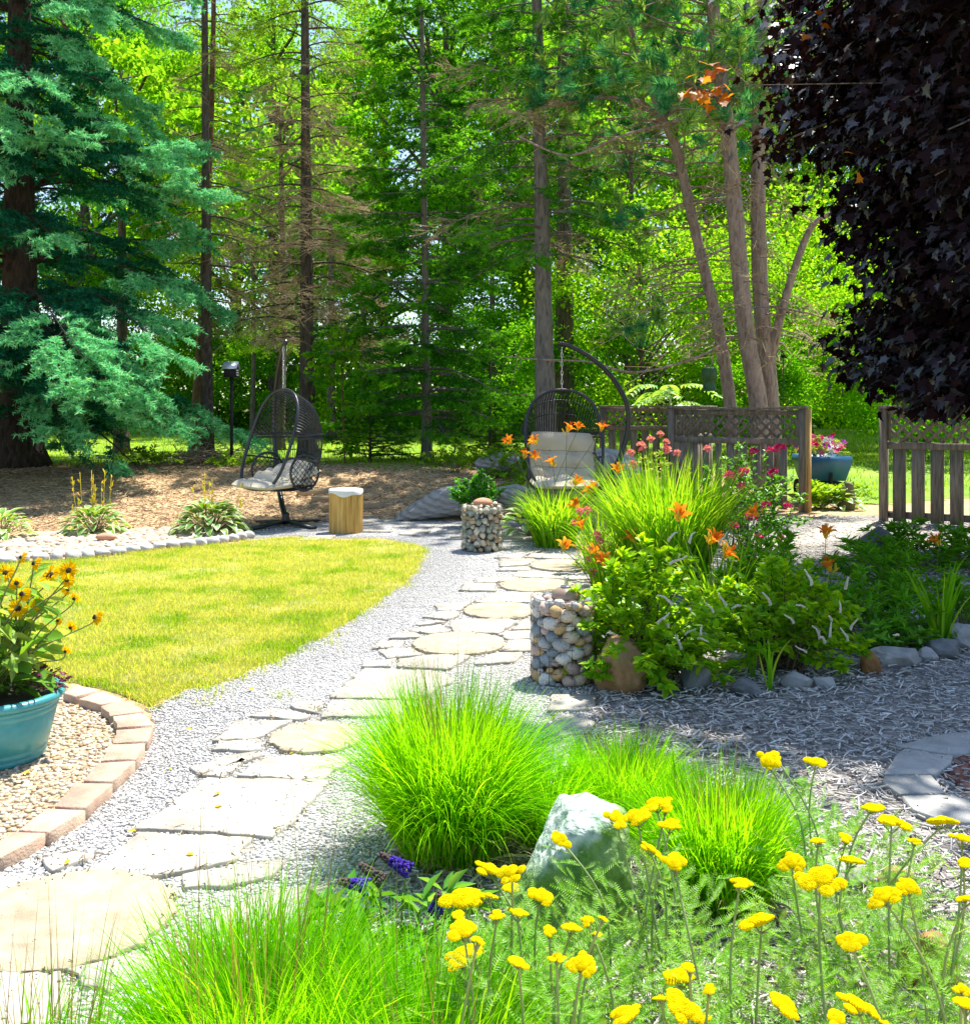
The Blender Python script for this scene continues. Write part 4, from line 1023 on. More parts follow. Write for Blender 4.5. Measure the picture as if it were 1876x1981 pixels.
# ---------------------------------------------------------------- teal pot
M['teal'] = surf('teal_glaze', [(.035, .22, .24), (.055, .29, .31), (.10, .36, .36)], scale=4, rough=.28, bump=.06, bscale=30, spec=.5)
M['potsoil'] = surf('potting_soil', [(.03, .02, .012), (.07, .05, .03)], bump=.8, bscale=60)
pt = Vector(((-6 - CX) / F * 3.98, 3.98, .012))
t = thing('flower_pot', 'glazed teal flower pot standing on the pea gravel at left', 'flower pot', pt)
mb = MB(); lathe(mb, [(0, 0), (.185, 0), (.192, .006), (.196, .022), (.192, .027), (.198, .034), (.202, .05), (.199, .055), (.205, .06), (.238, .20), (.235, .204), (.243, .212), (.246, .225), (.242, .229), (.247, .235), (.249, .243), (.244, .248)], 64); mb.build('body', M['teal'], t, smooth=True)
mb = MB(); lathe(mb, [(.244, .247), (.262, .252), (.272, .262), (.272, .278), (.262, .288), (.246, .289), (.238, .282), (.233, .25)], 64); mb.build('rim', M['teal'], t, smooth=True)
mb = MB(); lathe(mb, [(.236, .250), (.15, .262), (0, .266)], 32); mb.build('soil', M['potsoil'], t, smooth=True)
t.scale = (.955, .955, .94)
POT = pt

# ---------------------------------------------------------------- garden wagon beyond the fence
M['wagonblue'] = surf('blue_wagon_plastic', [(.02, .105, .20), (.03, .135, .25)], rough=.45, bump=.05, spec=.4)
M['rubber'] = surf('black_rubber', [(.015, .015, .015), (.03, .03, .03)], rough=.8, bump=.2)
wc = P(1597, 935, 14.9); wz = terr(wc.x, 15.1)
t = thing('garden_wagon', 'blue tub garden wagon full of petunias, beyond the honey coloured post', 'wagon', (wc.x, 15.1, wz))
mb = MB(); zb, zt = .30, .72 - wz
def rect(w, d, z): return [(-w, -d, z), (w, -d, z), (w, d, z), (-w, d, z)]
v = rect(.31, .42, zb) + rect(.39, .52, zt - .10) + rect(.39, .52, zt) + rect(.36, .49, zt) + rect(.32, .40, zb + .06)
mb.add(v, [(0, 3, 2, 1)] + [(k * 4 + i, k * 4 + (i + 1) % 4, (k + 1) * 4 + (i + 1) % 4, (k + 1) * 4 + i) for k in range(4) for i in range(4)] + [(16, 17, 18, 19)]); mb.build('tub', M['wagonblue'], t)
mb = MB(); box(mb, (0, 0, zb - .045), (.5, .8, .05)); box(mb, (0, -.47, zb + .02), (.05, .06, .22)); mb.build('chassis', M['rubber'], t)
for sx in (-1, 1):
    for sy in (-1, 1):
        mb = MB(); c = np.array([sx * .37, sy * .30, .145]); tube(mb, [c + np.array([0, .105 * math.cos(a), .105 * math.sin(a)]) for a in np.linspace(0, 2 * PI, 20, endpoint=False)], .04, 8, closed=True)
        wh = mb.build('wheel', M['rubber'], t, smooth=True)
        mb = MB(); 
        for a in np.arange(6) * PI / 3: beam(mb, c, c + np.array([0, .09 * math.cos(a), .09 * math.sin(a)]), .02, .02, up=(1, 0, 0))
        mb.build('hub', M['steel'], wh)
mb = MB(); tube(mb, smooth_line([(.46, .3, .3), (.52, .42, .5), (.53, .46, .62 - wz + .0)], 5), .016, 6); mb.build('handle', M['rubber'], t, smooth=True)
t.scale = (.78, .9, .95)
WAGON = Vector((wc.x, 15.1, wz + zt))

# ---------------------------------------------------------------- bird feeder, hook, birdhouse, brush pile
M['greenmetal'] = surf('green_feeder_metal', [(.03, .09, .03), (.05, .14, .045)], rough=.5, bump=.05)
f0 = P(1372, 735, 15.0)
t = thing('bird_feeder', 'green cylindrical bird feeder hanging left of the leaning pine trunk', 'bird feeder', f0)
mb = MB(); lathe(mb, [(0, -.17), (.12, -.17), (.13, -.15), (.10, -.15), (.10, .0), (.12, .01), (.12, .16), (.10, .19), (.03, .21), (0, .21)], 20); mb.build('feeder_body', M['greenmetal'], t, smooth=False)
mb = MB(); tube(mb, [(0, 0, .2), (0, 0, .33)], .006, 5); mb.build('hanger', M['blackmetal'], t)
h0 = P(1515, 787, 14.6)
mb = MB(); tube(mb, smooth_line([(0, 0, -1.05), (0, 0, .2), (0, 0, .75), (-.03, 0, .85), (-.09, 0, .84), (-.10, 0, .74)], 5), .008, 5)
o = mb.build('shepherd_hook', M['blackmetal'], smooth=True); o.location = h0; tag(o, 'thin black shepherd hook standing behind the fence by the pine trunks', 'hook')
b0 = P(447, 716, 16.6)
t = thing('bird_house', 'dark bird house with a pale shiny roof on a post', 'bird house', (b0.x, 16.6, terr(b0.x, 16.6)))
zz = b0.z - terr(b0.x, 16.6); M['darkbox'] = surf('dark_stained_wood', [(.012, .012, .014), (.025, .025, .028)], bump=.3)
M['whitepaint'] = surf('white_paint', [(.62, .62, .62), (.7, .7, .7)], bump=0)
mb = MB(); s = .10; 
v = [(-s, -s, -.12), (s, -s, -.12), (s, s, -.12), (-s, s, -.12), (-s, -s, .03), (s, -s, .03), (s, s, .03), (-s, s, .03), (-s, 0, .12), (s, 0, .12)]
mb.add(np.array(v) + np.array([0, 0, zz]), [(0, 3, 2, 1), (0, 1, 5, 4), (2, 3, 7, 6), (4, 5, 9, 8), (6, 7, 8, 9)], [(1, 2, 6), (1, 6, 5), (5, 6, 9), (3, 0, 4), (3, 4, 7), (7, 4, 8)]); mb.build('house_body', M['darkbox'], t)
mb = MB()
beam(mb, (0, -.135, zz + .02), (0, .004, zz + .145), .25, .012, up=(0, -1, 1)); beam(mb, (0, .135, zz + .02), (0, .008, zz + .140), .25, .012, up=(0, 1, 1)); mb.build('roof', surf('pale_tin_roof', [(.45, .55, .62), (.66, .68, .70)], rough=.3, metal=.5, bump=.1), t)
mb = MB()
for z in (-.085, -.045, -.005): box(mb, (s + .008, 0, zz + z), (.016, .12, .024))
mb.build('vent_slats', M['whitepaint'], t)
mb = MB(); tube(mb, [(0, .03, 0), (0, .03, zz - .12)], .028, 6); mb.build('post', M['darkbox'], t)
M['twig'] = surf('dry_twig', [(.24, .18, .11), (.40, .32, .22)], bump=.2)
bp_ = GT(392, 900); mb = MB(); n = 300; rs = np.random.default_rng(4)
a = rs.uniform(0, 2 * PI, n); L = rs.uniform(.15, .55, n); c = np.c_[rs.normal(0, .32, n), rs.normal(0, .22, n), np.abs(rs.normal(.10, .10, n))]; el = rs.normal(.1, .28, n)
h = np.c_[np.cos(a) * np.cos(el), np.sin(a) * np.cos(el), np.sin(el)] * (L / 2)[:, None]; c[:, 2] = np.maximum(c[:, 2], np.abs(h[:, 2]) + .01)
sticks(mb, c - h, c + h, rs.uniform(.006, .014, n), .004); o = mb.build('brush_pile', M['twig']); o.location = bp_; tag(o, 'heap of dry cut branches at the foot of the brown trunk', 'brush pile')
for lab, px, py, sz in (('grey log lying by the path behind the right hanging chair', 1000, 880, (.55, .16)), ):
    g0 = P(px, py, 15.2); mb = MB(); rock(mb, (.62, .28, .20), 77, sub=4, rough=.25, planes=4); o = mb.build('fallen_log', M['gneiss'], smooth=True); o.location = (g0.x, 15.2, terr(g0.x, 15.2) + .18); tag(o, lab, 'log')
o = boulder('grey_boulder', 'pale grey boulder right of the right hanging chair, by the stand pole', M['greystone'], P(1180, 905, 13.4), (.42, .3, .26), 88, rough=.2, planes=5)
# ---------------------------------------------------------------- garden plants
M['fountain'] = leafmat('fountain_grass_blade', [(.05, .24, .003), (.10, .38, .004), (.16, .48, .006), (.22, .56, .008), (.28, .56, .02)], trans=.58)
M['stalk'] = leafmat('dry_grass_stalk', [(.18, .16, .05), (.30, .27, .08), (.22, .12, .08)], trans=.3)
M['thatch'] = leafmat('dry_thatch', [(.16, .11, .05), (.36, .29, .15), (.50, .42, .24)], trans=.25)
def grass_clump(label, loc, n, L, rad, t1, W=.0042, ns=0, lean=(0, 0), seed=0, sl=1.25):
    global rng
    rng = np.random.default_rng(900 + seed)
    t = thing('ornamental_grass', label, 'ornamental grass', loc)
    a = rng.uniform(0, 2 * PI, n); q = rad * np.sqrt(rng.random(n))
    p = np.c_[q * np.cos(a), q * np.sin(a), np.zeros(n)]
    az = a + rng.normal(0, .8, n)
    hx = np.cos(az) + lean[0] * rng.random(n); hy = np.sin(az) + lean[1] * rng.random(n); az = np.arctan2(hy, hx)
    out = rng.random(n)
    ln = rng.uniform(L[0], L[1], n)
    mb = MB(); blades(mb, p, az, ln, .02 + .45 * out * (q / rad), t1[0] + (t1[1] - t1[0]) * out ** 1.1, rng.uniform(.5, 1.6, n) * W, seg=8, pw=1.45, twist=1.2)
    mb.build('blades', M['fountain'], t)
    k = int(n * .05); a = rng.uniform(0, 2 * PI, k); q = rad * np.sqrt(rng.random(k))
    mb = MB(); blades(mb, np.c_[q * np.cos(a), q * np.sin(a), np.zeros(k)], a + rng.normal(0, .9, k), rng.uniform(L[0] * .35, L[0] * 1.1, k), rng.uniform(.2, 1.0, k), rng.uniform(1.2, 2.6, k), rng.uniform(.8, 1.5, k) * W, seg=5, twist=1.2); mb.build('thatch', M['thatch'], t)
    if ns:
        a = rng.uniform(0, 2 * PI, ns); q = rad * .8 * np.sqrt(rng.random(ns)); p = np.c_[q * np.cos(a), q * np.sin(a), np.zeros(ns)]
        mb = MB(); blades(mb, p, a + rng.normal(0, .9, ns), rng.uniform(L[1] * .85, L[1] * sl, ns), .05, rng.uniform(.15, .75, ns), .0026, seg=6, pw=1.6); mb.build('stalks', M['stalk'], t)
    return t
def gz(px, py, z=.01): v = G(px, py); v.z = z; return v
grass_clump('tall bright green fountain grass mound leaning over the flagstones', gz(872, 1655), 5200, (.32, .62), .16, (.25, 2.15), ns=110, lean=(-.15, 0), seed=1)
grass_clump('bright green fountain grass in front of the biggest round stone', gz(500, 2190), 4200, (.25, .48), .17, (.5, 2.3), ns=90, seed=2, sl=1.45)
grass_clump('lower fountain grass beside the tall mound, at the edge of the bark chips', gz(1205, 1600), 2400, (.18, .35), .15, (.4, 2.1), ns=50, seed=3)
grass_clump('upright fountain grass behind the yarrow, right of the green boulder', gz(1390, 1745), 2800, (.24, .42), .14, (.2, 1.9), ns=60, seed=4)
grass_clump('wispy fountain grass in the lower left corner', gz(60, 2400), 420, (.22, .46), .14, (.2, 1.7), ns=120, seed=5)
grass_clump('fountain grass at the bottom, between the purple spikes and the yarrow', gz(800, 2260), 2200, (.25, .46), .16, (.4, 2.2), ns=30, seed=6)
grass_clump('fountain grass spilling between the tall mound and the green boulder', gz(1065, 1640), 1200, (.2, .38), .10, (.6, 2.2), seed=7)
rng = np.random.default_rng(77)

# ---- yarrow
M['yellow'] = leafmat('yarrow_yellow', [(.74, .56, .003), (.82, .68, .004), (.88, .78, .012)], trans=.45, tcols=[(.86, .70, .002), (.9, .78, .003), (.92, .84, .005)])
M['yarrowleaf'] = leafmat('yarrow_leaf', [(.08, .26, .010), (.16, .38, .03), (.34, .46, .22), (.12, .34, .012), (.24, .42, .06)], trans=.4)
M['yarrowstem'] = surf('yarrow_stem', [(.20, .27, .09), (.34, .40, .18)], bump=.1)
fv, ff = [], []
nl = 12
for i in range(nl):                                   # a feathery leaf: paired leaflets along a midrib
    u = .08 + .9 * i / nl; l = .5 * math.sin(PI * (.12 + .86 * i / nl)) ** .7
    for s in (-1, 1):
        b = len(fv); fv += [(u, 0, 0), (u + .055, s * .02, 0), (u + .06, s * l, .05)]; ff.append((b, b + 1, b + 2) if s < 0 else (b, b + 2, b + 1))
b = len(fv); fv += [(0, -.03, 0), (0, .03, 0), (1, 0, -.05)]; ff.append((b, b + 1, b + 2))
FEA = (np.array(fv), np.array(ff), None)
def yarrow_head_mesh(seed):
    rs = np.random.default_rng(seed); mb = MB(); v, f = ico(2)
    lumps = [(0, 0, .5)]; 
    for k in range(rs.integers(5, 9)): 
        a = rs.uniform(0, 2 * PI); q = rs.uniform(.35, .8); lumps.append((q * math.cos(a), q * math.sin(a) * .8, rs.uniform(.24, .42)))
    n = 0
    for x, y, r in lumps:
        z0 = .22 - .20 * (x * x + y * y) + rs.normal(0, .03)
        k = int(130 * r / .4)
        ga = np.arange(k) * 2.39996; q = r * np.sqrt((np.arange(k) + .5) / k)
        for a, qq in zip(ga, q):
            c = np.array([x + qq * math.cos(a), y + qq * math.sin(a), z0 + .42 * r * (1 - (qq / r) ** 2) + rs.normal(0, .008)])
            mb.add(ico(1)[0] * np.array([.034, .034, .034]) * rs.uniform(.85, 1.2) + c, ico(1)[1])
        mb.add(v * np.array([r, r, r * .40]) + np.array([x, y, z0]), f)
    return mb.build('flower_head', M['yellow'], data_only=True, smooth=True)
YH = [yarrow_head_mesh(s) for s in range(5)]
HL = [(200, 315, 110), (290, 320, 100), (295, 385, 80), (95, 440, 150), (195, 420, 60), (80, 495, 60), (230, 495, 60), (310, 490, 80), (95, 560, 110), (150, 600, 60), (90, 665, 150), (315, 685, 80), (402, 420, 105), (485, 185, 75), (440, 560, 60), (530, 545, 75), (590, 520, 50), (655, 512, 45), (630, 575, 50), (470, 665, 60), (570, 690, 110),
      (705, 105, 90), (795, 100, 120), (870, 45, 110), (910, 65, 50), (930, 130, 90), (845, 230, 75), (942, 287, 95), (975, 750, 130), (890, 832, 60), (975, 870, 150), (750, 895, 130), (1005, 705, 60), (1040, 915, 90)]
HR = [(670, 62, 85), (750, 120, 120), (955, 120, 110), (1035, 188, 90), (843, 195, 45), (455, 195, 60), (570, 185, 60), (350, 280, 100), (590, 275, 95), (465, 340, 150), (143, 362, 85), (815, 380, 95), (722, 420, 125), (1040, 285, 75), (1050, 430, 70), (230, 520, 155), (583, 588, 100), (320, 855, 135), (610, 855, 130), (535, 910, 80), (20, 790, 60), (1030, 790, 60), (1050, 845, 90), (725, 930, 45)]
heads = [(851.3 + .48 * x, 1532.3 + .48 * y, .48 * w_) for x, y, w_ in HL] + [(1362 + .483 * x, 1532.3 + .483 * y, .483 * w_) for x, y, w_ in HR] + [(1484, 1473, 44), (1500, 1461, 30), (1577, 1476, 38)]
rs = np.random.default_rng(12)
HD = []
for px, py, wd in heads:
    z = rs.uniform(.42, .52) if py > 1530 else .46
    if px > 1130 and px < 1310 and py < 1700: z = .50
    d = (H - z) * F / (py - HY); HD.append((P(px, py, d), wd / F * d))
pos = np.array([h[0][:] for h in HD])
kc = pos[[0, 3, 10, 20, 22, 27, 30, 34, 43, 46, 51]][:, :2].copy()
for it in range(10):
    lab_ = np.argmin(((pos[:, None, :2] - kc[None]) ** 2).sum(2), 1)
    for k in range(len(kc)):
        if (lab_ == k).any(): kc[k] = pos[lab_ == k, :2].mean(0)
YL = ['yarrow plant left of the green boulder, upper heads', 'yarrow plant at the left with heads beside the purple spikes', 'yarrow plant at the lower left of the bed', 'yarrow plant in front of the green boulder', 'yarrow plant with a chain of heads over the green boulder', 'yarrow plant just right of the green boulder', 'yarrow plant with big heads at the bottom middle', 'yarrow plant with tall stems over the sunlit chips', 'yarrow plant with broad heads right of the upright grass', 'yarrow plant near the right picture edge', 'yarrow plant with stems before the warm brown rock']
for k in range(len(kc)):
    idx = np.where(lab_ == k)[0]
    if not len(idx): continue
    base = Vector((kc[k][0] + .05, kc[k][1] + .10, .012))
    t = thing('yarrow_plant', YL[k], 'yarrow', base, 0, 'yellow yarrow plants')
    lp, ld = [], []
    for i in idx:
        top, wd = HD[i]; e = np.array(top) - np.array(base) - np.array([0, 0, wd * .12])
        s0 = np.array([rs.normal(0, .05) + e[0] * .35, rs.normal(0, .04) + e[1] * .35, 0]); tilt = rs.normal(0, .10, 2)
        mid = s0 * .5 + e * .5 + np.array([rs.normal(0, .02), rs.normal(0, .02), .06])
        path = np.array(smooth_line([s0, mid, e], 6)); mb = MB(); tube(mb, path, np.linspace(.0034, .0022, len(path)), 5)
        for q in range(5):
            a = q * 1.26; tube(mb, [path[-2], e + np.array([wd * .3 * math.cos(a), wd * .3 * math.sin(a), .0])], .0013, 4)
        st = mb.build('stem', M['yarrowstem'], t, smooth=True)
        tx = np.array(e - mid); tx /= np.linalg.norm(tx)
        h = place('flower_head', YH[rs.integers(5)], st, e, (-tx[1] * .8 + tilt[0], tx[0] * .8 + tilt[1], rs.uniform(0, 6.28)), wd * .66)
        for q in range(11): 
            u = rs.uniform(.05, .85); lp.append(np.array([np.interp(u, np.linspace(0, 1, len(path)), path[:, c]) for c in range(3)])); a = rs.uniform(0, 2 * PI); ld.append((math.cos(a), math.sin(a), rs.uniform(.1, .9)))
    for q in range(420):
        a = rs.uniform(0, 2 * PI); rr_ = .24 * math.sqrt(rs.random()); lp.append(np.array([rr_ * math.cos(a), rr_ * math.sin(a), rs.uniform(.02, .24)])); ld.append((math.cos(a) + rs.normal(0, .5), math.sin(a) + rs.normal(0, .5), rs.uniform(.1, 1.1)))
    n = len(lp); mb = MB(); leaves(mb, np.array(lp), np.array(ld), np.array([0, 0, 1.0]) + rs.normal(0, .35, (n, 3)), rs.uniform(.035, .085, n), rs.uniform(.018, .030, n), FEA); mb.build('leaves', M['yarrowleaf'], t)

# ---- leafy shrubs
def shrub(name, label, cat, base, r, nst, nlf, L, W, mat, stemmat, tpl=OV, seed=0, group=None, low=.12, spread=1.0, up=.35, flat=.3):
    rs = np.random.default_rng(seed + 1500); t = thing(name, label, cat, base, 0, group)
    mb = MB(); lp, ld, ln = [], [], []
    for i in range(nst):
        a = i * 2.39996 + rs.normal(0, .3); el = math.acos(1 - rs.random() * (1 - low) * .98); q = rs.uniform(.82, 1.05)
        tip = np.array([r[0] * math.cos(a) * math.sin(el), r[1] * math.sin(a) * math.sin(el), r[2] * (low + (1 - low) * math.cos(el))]) * q
        s0 = np.array([rs.normal(0, r[0] * .15), rs.normal(0, r[1] * .15), 0]); mid = s0 * .45 + tip * .5 + np.array([0, 0, r[2] * .10]) + rs.normal(0, .03, 3) * r[2]
        path = np.array(smooth_line([s0, mid, tip], 4)); tube(mb, path, np.linspace(.0045, .0018, len(path)) * (r[2] / .6) ** .5, 4)
        per = nlf // nst; uu = np.r_[rs.uniform(.35, 1, per - 4), [1, 1, 1, .97]]
        for k, u in enumerate(uu):
            p = np.array([np.interp(u, np.linspace(0, 1, len(path)), path[:, c]) for c in range(3)]); tg = path[-1] - path[-3]; tg /= np.linalg.norm(tg)
            b = k * 2.4 + rs.normal(0, .3); sd_ = np.array([math.cos(b), math.sin(b), rs.normal(0, .25)])
            lp.append(p + rs.normal(0, .006, 3)); ld.append(tg * .55 + sd_ * .8 + np.array([0, 0, rs.normal(up * .3, .2)])); ln.append(np.array([0, 0, 1.0]) + tg * .3 + rs.normal(0, flat, 3))
    mb.build('stems', stemmat, t)
    n = len(lp); s = rs.uniform(.6, 1.15, n); mb = MB(); leaves(mb, np.array(lp), np.array(ld), np.array(ln), s * L, s * W, tpl); mb.build('foliage', mat, t)
    return t
M['stem'] = surf('green_stem', [(.10, .13, .04), (.18, .20, .07)], bump=.1)
M['woodstem'] = surf('brown_stem', [(.07, .05, .03), (.14, .10, .06)], bump=.2)
M['clethra'] = leafmat('summersweet_leaf', [(.11, .34, .006), (.20, .44, .010), (.32, .52, .016), (.08, .28, .005)], trans=.52, gloss=.07)
M['spike'] = surf('white_blossom', [(.55, .54, .42), (.64, .62, .50)], scale=80, bump=.6, bscale=260)
def spike_mesh(seed):
    rs = np.random.default_rng(seed); mb = MB(); path = np.array(smooth_line([(0, 0, 0), (.03, 0, .014), (.06, 0, .022 + rs.uniform(-.008, .008)), (.095, 0, .022 + rs.uniform(-.012, .02))], 8))
    v, f = ico(1)
    for i, p in enumerate(path):
        for k in range(6):
            a = k * 1.047 + i * .5; rr = .0072 * (1 - .8 * i / len(path)) * rs.uniform(.8, 1.25); mb.add(v * .0034 * rs.uniform(.8, 1.2) + p + np.array([0, rr * math.cos(a), rr * math.sin(a)]), f)
    return mb.build('flower_spike', M['spike'], data_only=True, smooth=True)
SPK = [spike_mesh(s) for s in range(4)]
def spikes(t, pts, d0, dj, seed):
    rs = np.random.default_rng(seed)
    for px, py in pts:
        p = P(px, py, d0 + rs.uniform(-dj, dj)) - t.location; place('flower_spike', SPK[rs.integers(4)], t, p, (rs.uniform(-.4, .4), -rs.uniform(-.35, .9), rs.uniform(0, 6.28)), rs.uniform(.6, .9))
s1 = shrub('summersweet_shrub', 'bright green shrub with white flower spikes, beside the near gabion', 'shrub', (.83, 5.12, .01), (.45, .42, .72), 95, 4600, .062, .036, M['clethra'], M['woodstem'], seed=1, group='white-spiked shrubs of the bed', low=.02)
spikes(s1, [(1292, 1046), (1333, 1050), (1390, 1052), (1295, 1090), (1300, 1170), (1272, 1205), (1180, 1225), (1292, 1212), (1350, 1235), (1318, 1255), (1355, 1228), (1325, 1228), (1305, 1268), (1190, 1228), (1325, 1360), (1275, 1315), (1213, 1320), (1275, 1320), (1380, 1185), (1405, 1172)], 4.82, .1, 3)
s2 = shrub('summersweet_shrub', 'darker green shrub with white flower spikes, right of the brown boulder shrub', 'shrub', (1.62, 5.35, .01), (.47, .42, .62), 85, 4000, .058, .034, M['clethra'], M['woodstem'], seed=2, group='white-spiked shrubs of the bed', low=.02)
spikes(s2, [(1432, 1172), (1490, 1170), (1570, 1132), (1635, 1138), (1568, 1185), (1595, 1243), (1608, 1200), (1605, 1232), (1645, 1218), (1585, 1235), (1640, 1240), (1585, 1222), (1625, 1185), (1650, 1305), (1737, 1228), (1535, 1205), (1560, 1262)], 5.02, .1, 4)
M['lance'] = leafmat('lance_leaf', [(.06, .26, .01), (.10, .34, .015), (.15, .42, .02)], trans=.42, gloss=.1)
for i, (x, y, r_, lab, nst, nlf, L, W) in enumerate([(1.86, 6.35, (.36, .32, .66), 'upright lance-leaved plant in the middle of the bed', 40, 1500, .085, .017),
    (2.42, 5.95, (.46, .36, .42), 'bushy lance-leaved plant by the grey banded rock', 46, 1700, .07, .018),
    (2.95, 6.05, (.25, .25, .42), 'upright narrow-leaved plant near the right edge', 22, 800, .07, .014),
    (2.9, 7.2, (.6, .4, .45), 'dark narrow-leaved plants in the shade of the maple', 40, 1500, .09, .014),
    (3.9, 8.6, (.9, .5, .42), 'shaded leafy plants at the foot of the right fence panel', 44, 1700, .10, .02)]):
    shrub('leafy_plant', lab, 'plant', (x, y, .01), r_, nst, nlf, L, W, M['lance'], M['stem'], tpl=LAN, seed=10 + i, low=.05, up=.6)
M['rosette'] = leafmat('broad_leaf', [(.05, .20, .01), (.09, .28, .015), (.13, .34, .02)], trans=.35, gloss=.15)
shrub('leafy_plant', 'broad-leaved low plant hugging the grey edging rocks', 'plant', (2.35, 5.62, .01), (.36, .16, .16), 18, 420, .06, .03, M['rosette'], M['stem'], seed=31, low=.05)
shrub('green_shrub', 'rounded deep green shrub in front of the striped boulder', 'shrub', (-.10, 11.65, .02), (.36, .3, .62), 50, 2200, .06, .03, leafmat('deep_green_leaf', [(.03, .20, .012), (.05, .28, .02), (.09, .36, .03)], trans=.35, gloss=.1), M['stem'], seed=33, low=.3)

# ---- strap-leaved plants and lilies
M['strap'] = leafmat('lily_strap_leaf', [(.07, .26, .006), (.13, .38, .012), (.22, .46, .02), (.32, .48, .05)], trans=.5)
def strap_mb(n, L, rad, t1, W, seg=7, rs_=None):
    a = rng.uniform(0, 2 * PI, n); q = rad * np.sqrt(rng.random(n)); mb = MB()
    blades(mb, np.c_[q * np.cos(a), q * np.sin(a), np.zeros(n)], a + rng.normal(0, .6, n), rng.uniform(L[0], L[1], n), rng.uniform(.02, .3, n), rng.uniform(t1[0], t1[1], n), rng.uniform(.7, 1.2, n) * W, seg=seg, pw=1.5, twist=.8)
    return mb
M['orange'] = leafmat('orange_petal', [(.62, .13, .012), (.74, .20, .02), (.80, .30, .03)], trans=.45, tcols=[(.8, .22, .01), (.9, .32, .02), (.95, .42, .03)])
M['throat'] = leafmat('yellow_throat', [(.75, .45, .03), (.8, .5, .05)], trans=.4)
M['bud'] = leafmat('lily_bud', [(.36, .46, .05), (.50, .48, .06), (.60, .38, .05)], trans=.35)
def lily_mesh(seed):
    rs = np.random.default_rng(seed); mb = MB(); ns = 7
    for k in range(6):
        a = k * PI / 3 + rs.normal(0, .08); wd = .017 if k % 2 else .011; th = .12; r, z = .004, 0; L = .092 * rs.uniform(.92, 1.06); rows = []
        for i in range(ns + 1):
            s = i / ns; w_ = wd * math.sin(PI * min(1, .12 + .85 * s)) ** .7 * (1 if s < .98 else .25)
            d = np.array([math.cos(a), math.sin(a), 0]); sdv = np.array([-math.sin(a), math.cos(a), 0])
            c = d * r + np.array([0, 0, z]); fold = .35 * w_
            rows += [c - sdv * w_ + np.array([0, 0, fold]), c, c + sdv * w_ + np.array([0, 0, fold])]
            th = .18 + 1.95 * s ** 1.5; r += math.sin(th) * L / ns; z += math.cos(th) * L / ns
        f, mm = [], []
        for i in range(ns):
            for j in (0, 1): f.append((3 * i + j, 3 * i + j + 1, 3 * i + j + 4, 3 * i + j + 3)); mm.append(1 if i < 2 else 0)
        mb.add(rows, f, m=np.array(mm))
    p1 = [(rs.normal(0, .012), rs.normal(0, .012), .085) for _ in range(5)]; sticks(mb, np.zeros((5, 3)) + np.array([0, 0, .02]), p1, .0012, .0022, m=0)
    return mb.build('lily_flower', [M['orange'], M['throat']], data_only=True)
def bud_mesh():
    mb = MB(); lathe(mb, [(0, 0), (.004, .004), (.0075, .025), (.008, .045), (.004, .068), (0, .075)], 8); return mb.build('lily_bud', M['bud'], data_only=True, smooth=True)
LILY = [lily_mesh(s) for s in range(4)]; BUD = bud_mesh()
def lily_plant(label, root, flowers, nleaf, L, seed, rad=.16, buds=4, t1=(.5, 2.2), W=.017):
    rs = np.random.default_rng(seed + 60); t = thing('day_lily', label, 'day lily', root, 0, 'orange day lilies')
    if nleaf: strap_mb(nleaf, L, rad, t1, W).build('leaves', M['strap'], t)
    for px, py, d in flowers:
        e = np.array(P(px, py, d) - Vector(root)); s0 = np.array([rs.normal(0, rad * .4), rs.normal(0, rad * .4), 0]); e_ = e - np.array([0, 0, .03])
        path = smooth_line([s0, s0 * .5 + e_ * .5 + np.array([0, 0, .05]), e_], 5); mb = MB(); tube(mb, path, np.linspace(.004, .0025, len(path)), 5); st = mb.build('flower_stem', M['stem'], t, smooth=True)
        k = rs.integers(4); yaw = rs.uniform(0, 6.28); tl = rs.uniform(.25, .95)
        place('lily_flower', LILY[k], st, e_, (tl * math.cos(yaw), tl * math.sin(yaw), rs.uniform(0, 6)), rs.uniform(1.2, 1.45))
        for q in range(rs.integers(1, buds + 1)):
            place('lily_bud', BUD, st, e_ + rs.normal(0, .012, 3), (rs.uniform(-.8, .8), rs.uniform(-.8, .8), 0), rs.uniform(.7, 1.1))
    return t
lily_plant('clump of orange day lilies standing in front of the right hanging chair', (.72, 10.2, .01), [(x, y, 10.0 + .06 * k) for k, (x, y) in enumerate([(988, 851), (1038, 854), (1014, 880), (1031, 882), (1069, 896), (1096, 831), (1117, 827), (1162, 829)])], 260, (.4, .75), 1, rad=.22)
lily_plant('orange day lilies with yellowish petals, at the right foot of the hanging chair', (1.06, 8.7, .01), [(1111, 932, 8.55), (1143, 950, 8.5), (1120, 978, 8.4), (1195, 909, 8.7), (1152, 944, 8.5)], 160, (.4, .7), 2)
lily_plant('orange day lilies hanging over the edge of the path, above the farthest round stone', (.98, 7.5, .01), [(1128, 1017, 7.3), (1089, 1057, 7.15), (1139, 1064, 7.1), (1168, 1085, 7.1), (1229, 1042, 7.3)], 150, (.35, .65), 3)
lily_plant('three orange day lilies above the bright white-spiked shrub', (1.52, 6.3, .01), [(1310, 998, 6.2), (1370, 1043, 5.95), (1400, 1070, 5.95)], 120, (.4, .75), 4)
lily_plant('single orange day lily in front of the magenta-flowered bush', (1.98, 7.0, .01), [(1468, 990, 6.85)], 70, (.4, .7), 5)
lily_plant('two orange day lilies one above the other, left of the tall dark rock', (2.17, 6.35, .01), [(1597, 1033, 6.3), (1607, 1098, 6.25)], 40, (.3, .5), 6)
lily_plant('lone orange day lily on a thin stem against the black shade at right', (3.48, 7.45, .01), [(1817, 1047, 7.4)], 14, (.2, .35), 7)
